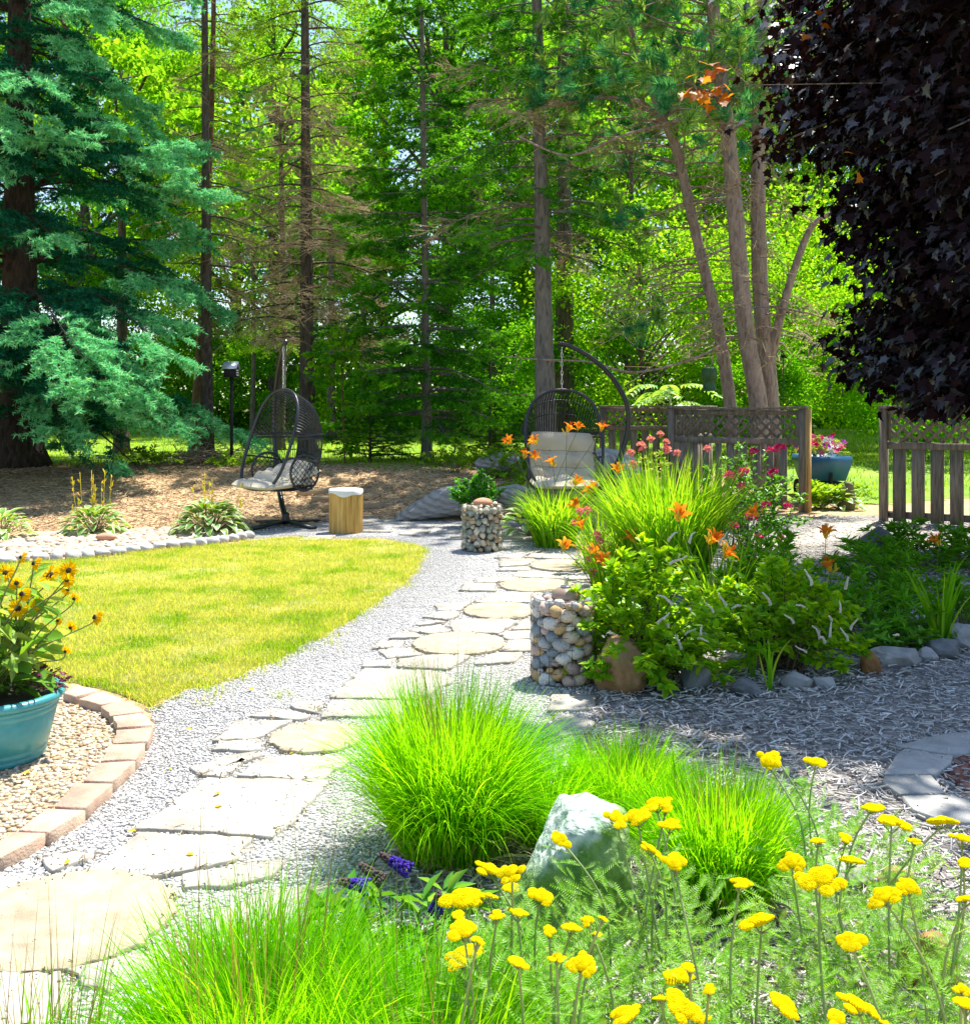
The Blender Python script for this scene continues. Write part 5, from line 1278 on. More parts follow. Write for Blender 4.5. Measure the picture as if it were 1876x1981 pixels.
t = thing('tall_grass_clump', 'tall bright green grassy clump in the middle of the bed', 'ornamental grass', (1.42, 7.6, .01)); strap_mb(1500, (.7, 1.18), .30, (.15, 1.5), .015, seg=8).build('blades', M['strap'], t)
t = thing('tall_grass_clump', 'arching grassy clump spilling onto the path right of the far gabion', 'ornamental grass', (.72, 10.0, .01)); strap_mb(420, (.4, .8), .2, (.7, 2.3), .016).build('blades', M['strap'], t)
t = thing('strap_leaf_plant', 'fan of broad strap leaves rising behind the dark edging rock', 'plant', gz(1818, 1258)); strap_mb(26, (.35, .62), .04, (.35, 1.3), .028).build('leaves', M['strap'], t)
t = thing('strap_leaf_plant', 'small sprout of broad strap leaves in the chips before the shrub', 'plant', gz(1490, 1340)); strap_mb(7, (.16, .34), .012, (.1, 1.4), .022).build('leaves', M['strap'], t)
t = thing('strap_leaf_plant', 'thin sprout of strap leaves below the white-spiked shrub', 'plant', gz(1456, 1315)); strap_mb(9, (.16, .32), .012, (.1, 1.0), .014).build('leaves', M['strap'], t)

# ---- pink and magenta flowers
def pom_mesh(name, mat, seed, n=40):
    rs = np.random.default_rng(seed); mb = MB(); p = unit(rs.normal(size=(n, 3)) + np.array([0, 0, .6])); q = p * rs.uniform(.25, .8, (n, 1))
    leaves(mb, q * np.array([1, 1, .7]), p + rs.normal(0, .3, (n, 3)), rs.normal(size=(n, 3)), .75, .6, OV); return mb.build(name, mat, data_only=True)
M['pink'] = leafmat('pink_petal', [(.62, .13, .22), (.72, .22, .30), (.78, .32, .38)], trans=.35)
M['magenta'] = leafmat('magenta_petal', [(.36, .012, .12), (.50, .02, .20), (.58, .05, .26)], trans=.35)
PINK, MAG = pom_mesh('blossom', M['pink'], 1), pom_mesh('blossom', M['magenta'], 2)
M['roseleaf'] = leafmat('rose_leaf', [(.04, .18, .015), (.07, .26, .02), (.11, .33, .03)], trans=.4, gloss=.12)
M['paleleaf'] = leafmat('spirea_leaf', [(.14, .26, .03), (.24, .34, .08), (.32, .38, .14)], trans=.4)
def flowering(label, base, r, nst, nlf, L, W, mat, me, pts, sc_, seed):
    t = shrub('flowering_shrub', label, 'shrub', base, r, nst, nlf, L, W, mat, M['stem'], seed=seed, low=.1); rs = np.random.default_rng(seed)
    for px, py, d in pts: place('blossom', me, t, P(px, py, d) - t.location, tuple(rs.uniform(-.5, .5, 3)), sc_ * rs.uniform(.8, 1.25))
flowering('green bush with magenta blossoms in front of the middle fence panel', (2.62, 9.7, .01), (.62, .5, 1.02), 60, 2300, .06, .03, M['roseleaf'], MAG, [(x, y, 9.2) for x, y in [(1458, 873), (1509, 867), (1438, 913), (1411, 922), (1496, 914), (1490, 871), (1434, 940), (1481, 977), (1523, 979), (1400, 1011), (1419, 1018), (1467, 1040), (1508, 1043), (1455, 999)]], .042, 51)
flowering('pale green bush with pink blossoms, right of the curved chair stand', (1.72, 9.7, .01), (.5, .45, 1.0), 50, 1700, .05, .024, M['paleleaf'], PINK, [(x, y, 9.15) for x, y in [(1277, 840), (1288, 855), (1290, 870), (1310, 876), (1368, 868), (1240, 863), (1220, 876), (1225, 898), (1203, 964), (1258, 850)]], .04, 52)
flowering('low plant with small pink blossoms at the path edge among the lilies', (.97, 7.9, .01), (.26, .3, .42), 30, 700, .045, .014, M['paleleaf'], PINK, [(x, y, 7.45) for x, y in [(1136, 987), (1122, 989), (1110, 1011), (1154, 1035), (1160, 1047), (1143, 1063), (1161, 1064), (1146, 1108), (1138, 1082)]], .026, 53)
WC = [(.62, .03, .22), (.70, .12, .30), (.36, .06, .45), (.62, .58, .70), (.55, .01, .10)]
tw = shrub('petunia_planting', 'pink, magenta and purple petunias filling the blue wagon', 'petunias', (WAGON.x, WAGON.y, WAGON.z - .08), (.40, .46, .36), 40, 900, .05, .03, M['paleleaf'], M['stem'], seed=55, low=.1)
rs = np.random.default_rng(8)
petv = [(0, 0, 0)] + [((.75 + .25 * math.cos(5 * a)) * math.cos(a), (.75 + .25 * math.cos(5 * a)) * math.sin(a), .42) for a in np.linspace(0, 2 * PI, 30, endpoint=False)]
for q, c in enumerate(WC):
    mt = leafmat('petunia_petal', [c, tuple(min(1, x * 1.2) for x in c)], trans=.35); mb = MB(); mb.add(petv, [(0, 1 + i, 1 + (i + 1) % 30) for i in range(30)]); me = mb.build('petunia_flower', mt, data_only=True)
    for k in range(15):
        a = rs.uniform(0, 2 * PI); u = rs.uniform(.55, 1.05); el = rs.uniform(.1, 1.2)
        place('petunia_flower', me, tw, (.40 * u * math.cos(a) * math.cos(el), .5 * u * math.sin(a) * math.cos(el), .06 + .32 * u * math.sin(el)), (rs.uniform(.3, 1.5), rs.uniform(-.5, .5), rs.uniform(-1.2, 1.2)), rs.uniform(.045, .062))

# ---- hostas
M['hostagreen'] = leafmat('hosta_green', [(.08, .24, .03), (.13, .30, .05), (.20, .36, .07)], trans=.35, gloss=.1)
M['hostaedge'] = leafmat('hosta_cream_edge', [(.52, .55, .36), (.62, .64, .46)], trans=.35, gloss=.1)
hv = []; NU = 7
for i in range(NU + 1):
    u = i / NU; wd = .5 * math.sin(PI * min(1, u * .93 + .07)) ** .75 * (1.12 - .4 * u) if u < 1 else 0
    for v_ in (-1, -.72, 0, .72, 1): hv.append((u, v_ * wd, .16 * abs(v_) * wd + .30 * u - .55 * u * u))
hf = [(i * 5 + j, i * 5 + j + 1, i * 5 + j + 6, i * 5 + j + 5) for i in range(NU) for j in range(4)]
HOS = (np.array(hv), np.array(hf), np.array([1 if j in (0, 3) else 0 for i in range(NU) for j in range(4)]))
def hosta(label, loc, r, n, L, seed, stalks=0, fill=False):
    rs = np.random.default_rng(seed); t = thing('hosta', label, 'hosta', loc, 0, 'cream edged hostas'); a = np.arange(n) * 2.39996 + rs.normal(0, .2, n); u = (np.arange(n) / n)
    el = .15 + 1.1 * (1 - u) ; q = r * (.25 + .75 * u)
    tip = np.c_[q * np.cos(a), q * np.sin(a), r * .75 * (1 - u) ** .8 + .04]
    mb = MB(); sticks(mb, np.c_[rs.normal(0, .02, (n, 2)), np.zeros(n)], tip, .004, .003); mb.build('leaf_stalks', M['stem'], t)
    d = np.c_[np.cos(a), np.sin(a), np.clip(.8 - 1.2 * u, -.25, .8)]; mb = MB(); s = rs.uniform(.75, 1.1, n)
    leaves(mb, tip, d, np.array([0, 0, 1.0]) + rs.normal(0, .15, (n, 3)), s * L, s * L * .62, HOS); mb.build('leaves', [M['hostagreen'], M['hostaedge']], t, smooth=True)
    for k in range(stalks):
        x, y = rs.normal(0, r * .35, 2); h_ = rs.uniform(.45, .75); mb = MB(); tube(mb, [(x * .6, y * .6, 0), (x * .9, y * .9, h_ * .6), (x, y, h_)], [.004, .0035, .003], 5)
        z = rs.uniform(.35, .98, 7) * h_; an = rs.uniform(0, 6.28, 7); leaves(mb, np.c_[x + 0 * z, y + 0 * z, z], np.c_[np.cos(an) * .6, np.sin(an) * .6, np.ones(7)], rs.normal(size=(7, 3)), .055, .02, OV)
        mb.build('flower_stalk', M['bud'], t)
    return t
for lab, px, py, r, n, L, st, sd_ in [('cream edged hosta with tall flower stalks, behind the red flat stone', 176, 1036, .34, 60, .21, 9, 1), ('largest cream edged hosta, left of the black chair stand', 402, 1036, .42, 120, .20, 6, 2), ('hosta cut by the left picture edge', -8, 1046, .34, 46, .21, 0, 3)]:
    v = GT(px, py); hosta(lab, (v.x, v.y + .1, v.z), r * .86, n, L * .84, sd_, st)
hosta('hosta with white edged drooping leaves right of the far gabion', (.50, 10.7, .02), .30, 40, .20, 4)
v = GT(1625, 990); hosta('pale hosta in the gap of the fence, beside the stone figure', (v.x + .1, v.y + .3, v.z), .26, 40, .18, 5)
v = GT(1600, 985); shrub('leafy_plant', 'yellow green leafy plants at the foot of the honey coloured post', 'plant', (v.x - .1, v.y, v.z), (.42, .3, .38), 26, 600, .11, .05, leafmat('yellow_green_leaf', [(.16, .34, .02), (.24, .42, .03)], trans=.45), M['stem'], seed=61, low=.1)

# ---- butterfly bush with violet spikes
M['violet'] = leafmat('violet_floret', [(.05, .03, .30), (.09, .05, .42), (.04, .02, .20)], trans=.25)
M['faded'] = surf('faded_floret', [(.05, .03, .035), (.09, .06, .06)], bump=.5)
M['budleaf'] = leafmat('soft_grey_green_leaf', [(.06, .22, .03), (.10, .30, .05), (.18, .36, .10)], trans=.4)
bt = shrub('butterfly_bush', 'low bush with violet flower spikes and soft grey green leaves', 'shrub', (-.19, 2.36, .01), (.36, .26, .24), 30, 420, .085, .026, M['budleaf'], M['stem'], tpl=LAN, seed=71, low=.05)
rs = np.random.default_rng(3)
for px, py, d, ln, dr, fade in [(690, 1712, 2.30, .075, (-1, .1, .15), False), (772, 1674, 2.36, .085, (-.9, .2, .4), False), (846, 1750, 2.2, .07, (.1, -.5, .85), False), (722, 1692, 2.34, .07, (-.85, .2, .5), True)]:
    p = np.array(P(px, py, d) - bt.location); dd = unit(np.array(dr)); n = 190; s = rs.random(n); a = rs.uniform(0, 6.28, n); u = unit(np.cross(dd, [0, 0, 1.0])); w_ = np.cross(dd, u)
    rr = (.017 * (1 - s * .75))[:, None]; o_ = u * np.cos(a)[:, None] + w_ * np.sin(a)[:, None]; mb = MB(); v0, f0 = ico(1)
    c = p - dd * .03 + dd * (s[:, None] * ln) + o_ * rr
    V = (v0[None] * rs.uniform(.0030, .0048, (n, 1, 1)) + c[:, None]).reshape(-1, 3); mb.add(V, ((np.arange(n) * len(v0))[:, None, None] + f0[None]).reshape(-1, 3), m=np.repeat((s > .66).astype(int) if not fade else np.ones(n, int), len(f0)))
    fs = mb.build('flower_spike', [M['violet'], M['faded']], bt)
    mb = MB(); tube(mb, smooth_line([(0, 0, 0), tuple(p * np.array([.7, .7, .55])), tuple(p - dd * .02)], 4), .003, 5); mb.build('flower_stem', M['stem'], bt)

# ---- sunflowers in the pot
M['petal'] = leafmat('sunflower_petal', [(.80, .50, .003), (.85, .58, .004), (.86, .62, .008)], trans=.5, tcols=[(.88, .52, .003), (.92, .6, .004), (.92, .65, .006)])
M['disc'] = surf('sunflower_disc', [(.02, .010, .006), (.06, .03, .012)], bump=1, bscale=400)
M['sunleaf'] = leafmat('sunflower_leaf', [(.10, .28, .03), (.18, .36, .06), (.30, .42, .14)], trans=.45)
def sunflower_mesh(seed, drop=.0):
    rs = np.random.default_rng(seed); mb = MB(); n = 17
    for lay in (0, 1):
        a = np.arange(n) * 2 * PI / n + lay * .18 + rs.normal(0, .06, n); d = np.c_[np.cos(a), np.sin(a), rs.normal(.12 - drop, .18, n)]
        leaves(mb, d * .011, d, np.array([0, 0, 1.0]) + rs.normal(0, .15, (n, 3)), rs.uniform(.028, .036, n), rs.uniform(.010, .014, n), OV)
    v, f = ico(2); mb.add(v * np.array([.0125, .0125, .006]) + np.array([0, 0, .003]), f, m=1)
    mb.add(v * np.array([.013, .013, .008]) + np.array([0, 0, -.006]), f, m=2); return mb.build('sunflower_head', [M['petal'], M['disc'], M['stem']], data_only=True)
SF = [sunflower_mesh(s, .0 if s < 2 else .7) for s in range(4)]
rs = np.random.default_rng(17)
SH = [(11, 1109, 'f', 29), (40, 1078, 's', 20), (65, 1090, 's', 24), (97, 1114, 'f', 38), (133, 1104, 'f', 28), (129, 1122, 's', 22), (32, 1128, 's', 22), (42, 1149, 's', 26), (35, 1178, 'f', 30), (76, 1171, 'q', 24), (143, 1159, 'd', 18), (183, 1194, 's', 26), (111, 1201, 's', 14), (136, 1215, 'd', 18), (126, 1261, 'd', 16), (131, 1140, 's', 18), (-14, 1130, 'f', 30), (-30, 1160, 's', 28)]
plants = []
for k, (dx, dy) in enumerate([(-.10, -.05), (.02, -.08), (.09, .02), (-.02, .08), (-.16, .04)]):
    plants.append(thing('sunflower_plant', ['branching sunflower at the left side of the teal pot', 'sunflower at the front of the teal pot, with the largest open bloom', 'sunflower leaning right out of the teal pot', 'sunflower at the back of the teal pot', 'sunflower at the far left of the teal pot, cut by the picture edge'][k], 'sunflower', POT + Vector((dx, dy, .262)), 0, 'sunflowers in the teal pot'))
for i, (px, py, kind, wd) in enumerate(SH):
    d = POT.y + rs.uniform(-.16, .16); e_w = P(px, py, d)
    k = min(range(5), key=lambda q: abs(plants[q].location.x + (e_w.x - POT.x) * .25 - e_w.x * .3 - POT.x * .7) + .12 * ((i + q) % 2)); t = plants[k]
    e = np.array(e_w - t.location); hgt = e[2]
    mid = np.array([e[0] * .28, e[1] * .3, hgt * .55]) + rs.normal(0, .012, 3); pre = e - np.array([e[0] * .06, -.012 if kind == 'f' else .0, .03])
    path = np.array(smooth_line([(0, 0, 0), mid, pre, e], 6)); mb = MB(); tube(mb, path, np.linspace(.0042, .002, len(path)), 6); st = mb.build('stem', M['stem'], t, smooth=True)
    yaw = {'f': (R(62) + rs.normal(0, .15), 0, rs.normal(0, .35)), 's': (R(50), R(50) * rs.choice([-1, 1]), rs.normal(0, .6)), 'q': (R(35), R(35), 0), 'd': (R(130), R(30), 0)}[kind]
    place('sunflower_head', SF[rs.integers(2) if kind in 'fq' else 2 + rs.integers(2)], st, e, yaw, wd / F * d / .062)
for t in plants:
    n = 60; a = rs.uniform(0, 6.28, n); z = rs.uniform(.03, .46, n); q = .03 + .09 * rs.random(n); d = np.c_[np.cos(a), np.sin(a), rs.normal(-.15, .4, n)]; mb = MB()
    leaves(mb, np.c_[q * np.cos(a), q * np.sin(a), z], d, np.array([0, 0, 1.0]) + rs.normal(0, .4, (n, 3)), rs.uniform(.07, .13, n), rs.uniform(.045, .085, n) * np.where(z > .3, .6, 1), OV); mb.build('leaves', M['sunleaf'], t)
for lab, dx, dy, cols, n in [('dark green trailing filler plant around the rim of the teal pot', -.04, -.06, [(.03, .09, .012), (.07, .18, .02), (.14, .26, .03), (.07, .03, .035)], 420), ('purple leaved trailing plant at the right rim of the teal pot', .16, .05, [(.10, .02, .06), (.18, .04, .10), (.06, .10, .02)], 150)]:
    t = shrub('trailing_plant', lab, 'plant', POT + Vector((dx, dy, .262)), (.19 if n > 200 else .10, .17 if n > 200 else .1, .085), 24, n, .030, .018, leafmat('filler_leaf', cols, trans=.3, gloss=.1), M['stem'], seed=81 + n, low=.1)

# ---- small perennials of the back bed
M['midleaf'] = leafmat('mid_green_leaf', [(.09, .26, .015), (.15, .34, .02), (.24, .42, .04)], trans=.45)
for i, (px, py, r_, n, lab) in enumerate([(880, 915, (.25, .2, .55), 260, 'thin upright perennial behind the striped boulder'), (905, 905, (.35, .3, .35), 420, 'small fern-like plant behind the striped boulder'), (965, 925, (.4, .3, .5), 520, 'loose green perennial left of the lilies'), (1010, 930, (.5, .3, .45), 560, 'green perennial under the left edge of the right hanging chair'), (845, 905, (.3, .2, .3), 260, 'low green plant at the foot of the dark spruce'), (960, 885, (.5, .35, .55), 520, 'bushy bright green plant near the fallen log'), (1190, 925, (.4, .3, .5), 420, 'leafy plant behind the tall grassy clump'), (285, 905, (.6, .4, .4), 520, 'low scrub of green shoots below the blue spruce'), (455, 905, (.5, .3, .25), 360, 'low green weeds right of the branch heap'), (1000, 965, (.35, .25, .4), 420, 'leafy perennial right of the round green shrub'), (1655, 975, (.3, .25, .35), 260, 'leafy plants inside the gap of the fence')]):
    v = GT(px, py); shrub('perennial_plant', lab, 'plant', v, r_, 18, n, .09, .03, M['midleaf'], M['stem'], tpl=LAN, seed=100 + i, low=.1, up=.6)
# ---------------------------------------------------------------- trees
M['pineblue'] = leafmat('blue_green_pine_needle', [(.02, .20, .10), (.05, .30, .15), (.10, .38, .18)], trans=.35)
def bark(name, cols, st=(7, 7, 1.9), bump=1.0, scale=4):
    return surf(name, cols, scale=scale, bump=bump, bscale=12, st=st, rough=.95, bdist=.03, vor=(3.2, [cols[0], cols[1], cols[2], cols[1]], .55))
M['bark_dark'] = bark('dark_spruce_bark', [(.045, .035, .027), (.10, .08, .06), (.17, .14, .11)])
M['bark_black'] = bark('blackish_spruce_bark', [(.02, .016, .012), (.05, .042, .034), (.09, .075, .06)])
M['bark_brown'] = bark('brown_fir_bark', [(.09, .05, .025), (.18, .10, .05), (.25, .15, .08)])
M['bark_pine'] = bark('reddish_pine_bark', [(.16, .12, .10), (.33, .26, .215), (.45, .37, .31)])
M['bark_grey'] = bark('grey_bark', [(.09, .085, .075), (.20, .19, .165), (.28, .26, .22)])
M['deadtwig'] = surf('bare_dead_twig', [(.30, .22, .12), (.46, .36, .21)], bump=.1, rough=.9)
M['blueneedle'] = leafmat('blue_green_needle', [(.006, .07, .045), (.012, .13, .075), (.03, .22, .11)], trans=.25, tcols=[(.02, .22, .06), (.04, .34, .09), (.08, .44, .12)])  # darkened for the shade between the blue spruce's bough layers
M['bluetip'] = leafmat('sunlit_blue_spruce_tip', [(.08, .46, .20), (.16, .58, .26), (.32, .68, .32)], trans=.38, tcols=[(.10, .52, .16), (.2, .64, .22), (.38, .72, .26)])  # sunlight on the bough tips is put into this paler colour
M['sprucetip'] = leafmat('brighter_spruce_tip', [(.05, .24, .012), (.09, .32, .02)], trans=.4, tcols=[(.15, .5, .01), (.28, .62, .02)])  # brighter green for needles on the outer twigs
M['spruceneedle'] = leafmat('dark_spruce_needle', [(.010, .08, .010), (.02, .14, .012), (.04, .21, .015)], trans=.3, tcols=[(.05, .25, .01), (.09, .34, .015), (.18, .44, .02)])
M['yellowneedle'] = leafmat('yellow_green_needle', [(.08, .26, .02), (.16, .36, .03), (.28, .42, .07)], trans=.45)
M['pineneedle'] = leafmat('long_pine_needle', [(.04, .22, .06), (.10, .34, .09), (.24, .44, .12), (.38, .48, .16)], trans=.4)
def trunk_mb(path, r0, r1, k=12, flare=1.0, seed=0):
    p = np.array(smooth_line(path, 8)); n = len(p); z = (p[:, 2] - p[0, 2]); r = np.interp(np.linspace(0, 1, n), [0, 1], [r0, r1]) * (1 + flare * .45 * np.exp(-z / .22))
    mb = MB(); tube(mb, p, r, k); v = mb.v[0]; m_ = n * k
    an = np.arctan2(v[:m_, 1] - np.repeat(p[:, 1], k), v[:m_, 0] - np.repeat(p[:, 0], k))
    w_ = 1 + .05 * np.sin(an * 3 + seed) + .03 * np.sin(an * 5 + v[:m_, 2] * 2)
    v[:m_, :2] = np.repeat(p[:, :2], k, 0) + (v[:m_, :2] - np.repeat(p[:, :2], k, 0)) * w_[:, None]
    return mb, p, r
def conifer(name, label, base, H_, z0, Rf, nb, mats, rt, seed, droop=.35, rise=.15, tpm=9, sub=7, nn=9, nl=.05, nw=.010, dead=0.0, twl=.42, lean=(0, 0), cat='spruce tree', flat=.5, azf=None, deadbelow=None, path=None, group=None, hang=.25, tubes=True, whorl=0):
    rs = np.random.default_rng(seed + 3000); global rng; rng = np.random.default_rng(seed + 4000)
    t = thing(name, label, cat, base, 0, group)
    pth = path or [(0, 0, -.1), (lean[0] * .3, lean[1] * .3, H_ * .35), (lean[0], lean[1], H_)]
    mb, tp, tr = trunk_mb(pth, rt, .02, seed=seed); mb.build('trunk', mats[0], t, smooth=True)
    bm_, T0, T1, D0, D1, TU = MB(), [], [], [], [], []
    for i in range(nb):
        u = (i + rs.random()) / nb; z = z0 + (H_ * .985 - z0) * u ** 1.15; az = i * 2.39996 + rs.normal(0, .35)
        if whorl: z = z0 + round((z - z0) / whorl) * whorl + rs.normal(0, .06)
        L = Rf(z) * rs.uniform(.72, 1.12) * (azf(az) if azf else 1)
        if L < .12: continue
        c = np.array([np.interp(z, tp[:, 2], tp[:, 0]), np.interp(z, tp[:, 2], tp[:, 1]), z]); h = np.array([math.cos(az), math.sin(az), 0])
        s = np.linspace(0, 1, 7)[:, None]; dr = droop * rs.uniform(.6, 1.4); ri = rise * rs.uniform(.4, 1.5)
        sw = rs.normal(0, .10); sdv = np.array([-h[1], h[0], 0])
        pt_ = c + h * (L * s) + sdv * (sw * L * s ** 2) + np.array([0, 0, 1.0]) * (ri * L * s - dr * L * s ** 2 + .10 * L * s ** 5)
        if tubes: tube(bm_, pt_, np.linspace(min(.035, .011 * L + .006), .004, 7), 4, cap=False)
        isdead = rs.random() < dead or (deadbelow and z < deadbelow and rs.random() < .85)
        nt_ = max(4, int(tpm * L * (1.5 if isdead else 1))); uu = rs.uniform(.12 if isdead else .22, 1, nt_); uu[0] = 1
        B = np.stack([np.interp(uu, s[:, 0], pt_[:, q]) for q in range(3)], 1); tg = unit(pt_[np.minimum((uu * 6).astype(int) + 1, 6)] - pt_[np.minimum((uu * 6).astype(int), 5)])
        sg = np.where(np.arange(nt_) % 2, 1, -1)[:, None]; dd = unit(tg * .75 + sdv * sg * rs.uniform(.5, 1.0, (nt_, 1)) + np.array([0, 0, -1.0]) * (hang * rs.uniform(0, 2, (nt_, 1))) + rs.normal(0, .45 if isdead else .12, (nt_, 3)))
        if not isdead: TU.append(uu)
        ln = (np.clip(twl * L * (1.15 - .75 * uu), .14, .95) * rs.uniform(.6, 1.15, nt_))[:, None]; E = B + dd * ln
        (D0 if isdead else T0).append(B); (D1 if isdead else T1).append(E)
    crown = MB().merge(bm_, 0)
    def subs(a, b, k, sp=.75, lmin=.08, lmax=.20):
        n = len(a) * k; A = np.repeat(a, k, 0); Bq = np.repeat(b, k, 0); ax = unit(Bq - A); ln = np.linalg.norm(Bq - A, axis=1, keepdims=True)
        f = rng.uniform(.15, 1, (n, 1)); sd_ = np.cross(ax, [0, 0, 1.0]); sd_ = unit(sd_) * np.where(rng.random((n, 1)) < .5, 1, -1)
        d = unit(ax * .8 + sd_ * rng.uniform(.2, 1, (n, 1)) * sp + rng.normal(0, .18, (n, 3)) * np.array([1, 1, .8])); p0 = A + (Bq - A) * f
        return p0, p0 + d * np.clip(rng.uniform(.45, .8, (n, 1)) * ln * (1.2 - .7 * f), lmin, lmax)
    if T0:
        T0, T1, TU = np.concatenate(T0), np.concatenate(T1), np.concatenate(TU); s0, s1 = subs(T0, T1, sub)
        mb = MB(); sticks(mb, T0, T1, .004, .002); crown.merge(mb, 0)
        mb = MB(); tp_ = np.repeat(TU, sub) > (.62 if len(mats) > 2 else 2)
        needles(mb, s0[~tp_], (s1 + (s1 - s0) * .15)[~tp_], nn, nl, nw, flat=flat); needles(mb, T0 + (T1 - T0) * .3, T1 + (T1 - T0) * .05, nn, nl, nw, flat=flat); crown.merge(mb, 1)
        if tp_.any():
            mb = MB(); needles(mb, s0[tp_], (s1 + (s1 - s0) * .2)[tp_], int(nn * 1.4), nl, nw, flat=flat); crown.merge(mb, 3)
    if D0:
        D0, D1 = np.concatenate(D0), np.concatenate(D1); s0, s1 = subs(D0, D1, 6, sp=.9, lmin=.10, lmax=.35); q0, q1 = subs(s0, s1, 2, sp=1.0, lmin=.05, lmax=.16)
        mb = MB(); sticks(mb, D0, D1, .0048, .003); sticks(mb, s0, s1, .0032, .002); sticks(mb, q0, q1, .0024, .0016); crown.merge(mb, 2)
    
    crown.build('crown', [mats[0], mats[1], M['deadtwig']] + list(mats[2:]), t)
    return t
conifer('blue_spruce', 'large blue green spruce with layered drooping boughs at the left edge', (-7.95, 16.6, .38), 17.5, 1.0, lambda z: 4.25 * (1 - z / 25) * (.95 if z < 1.6 else 1), 235, (M['bark_black'], M['blueneedle'], M['bluetip']), .40, 1, droop=.62, rise=.34, tpm=11, sub=11, nn=13, nl=.075, nw=.022, twl=.36, hang=.22, azf=lambda a: 1.0 if math.sin(a) < .4 else .6, whorl=.62)
conifer('fir_tree', 'slim fir with a bare brown lower trunk standing behind the branch heap', GT(379, 884), 16.5, 3.2, lambda z: 1.8 * (1 - z / 22), 95, (M['bark_brown'], M['yellowneedle']), .165, 2, droop=.35, rise=.05, tpm=8, sub=7, nn=10, nl=.055, nw=.015, dead=.35, path=[(0, 0, -.1), (.05, 0, 1.0), (.19, 0, 3.6), (.26, 0, 6), (.36, 0, 9), (.4, 0, 16.5)])
b = P(433, 300, 17.6); conifer('fir_tree', 'second slim dark fir trunk close behind the brown one', (b.x - .38, 17.9, .4), 15, 3.6, lambda z: 1.5 * (1 - z / 22), 46, (M['bark_dark'], M['blueneedle']), .13, 22, droop=.3, rise=.05, tpm=7, sub=6, nn=8, nl=.05, nw=.011, dead=.45, lean=(-.1, 0))
conifer('dying_spruce', 'half dead spruce with tan bare twigs and a dark trunk', on((595 - CX) / F * 19.2, 19.2), 15.5, 2.2, lambda z: 2.2 * (1 - z / 26), 130, (M['bark_dark'], M['yellowneedle']), .19, 3, droop=.40, rise=.18, tpm=9, sub=7, nn=10, nl=.055, nw=.015, dead=.15, deadbelow=7.2, lean=(-.1, 0))
conifer('dark_spruce', 'dark green spruce with a thin visible trunk in the middle', on((826 - CX) / F * 18.6, 18.6), 12.2, .9, lambda z: 2.3 * (1 - z / 13.2) + .15, 170, (M['bark_grey'], M['spruceneedle'], M['sprucetip']), .105, 4, droop=.28, rise=.06, tpm=11, sub=8, nn=11, nl=.055, nw=.018, twl=.36, lean=(-.15, 0), whorl=.42)
conifer('grey_trunk_spruce', 'spruce with a stout grey trunk behind the right hanging chair', on((1058 - CX) / F * 16.4, 16.4), 15.0, 3.6, lambda z: 2.3 * (1 - z / 21), 120, (M['bark_grey'], M['spruceneedle'], M['sprucetip']), .205, 5, droop=.38, rise=.10, tpm=9, sub=8, nn=10, nl=.055, nw=.017, dead=.30, lean=(-.35, 0))
conifer('young_spruce', 'small spruce at ground level beside the dark spruce', on(.1, 18.8), 2.4, .15, lambda z: 1.0 * (1 - z / 2.5), 44, (M['bark_dark'], M['spruceneedle']), .04, 6, droop=.15, rise=.15, tpm=11, sub=6, nn=9, nl=.04, nw=.012)
conifer('young_spruce', 'low spreading spruce left of the dark spruce trunk', on(-2.15, 18.2), 1.3, .1, lambda z: 1.3 * (1 - z / 1.6), 36, (M['bark_dark'], M['spruceneedle']), .03, 7, droop=.12, rise=.12, tpm=11, sub=6, nn=9, nl=.04, nw=.012)

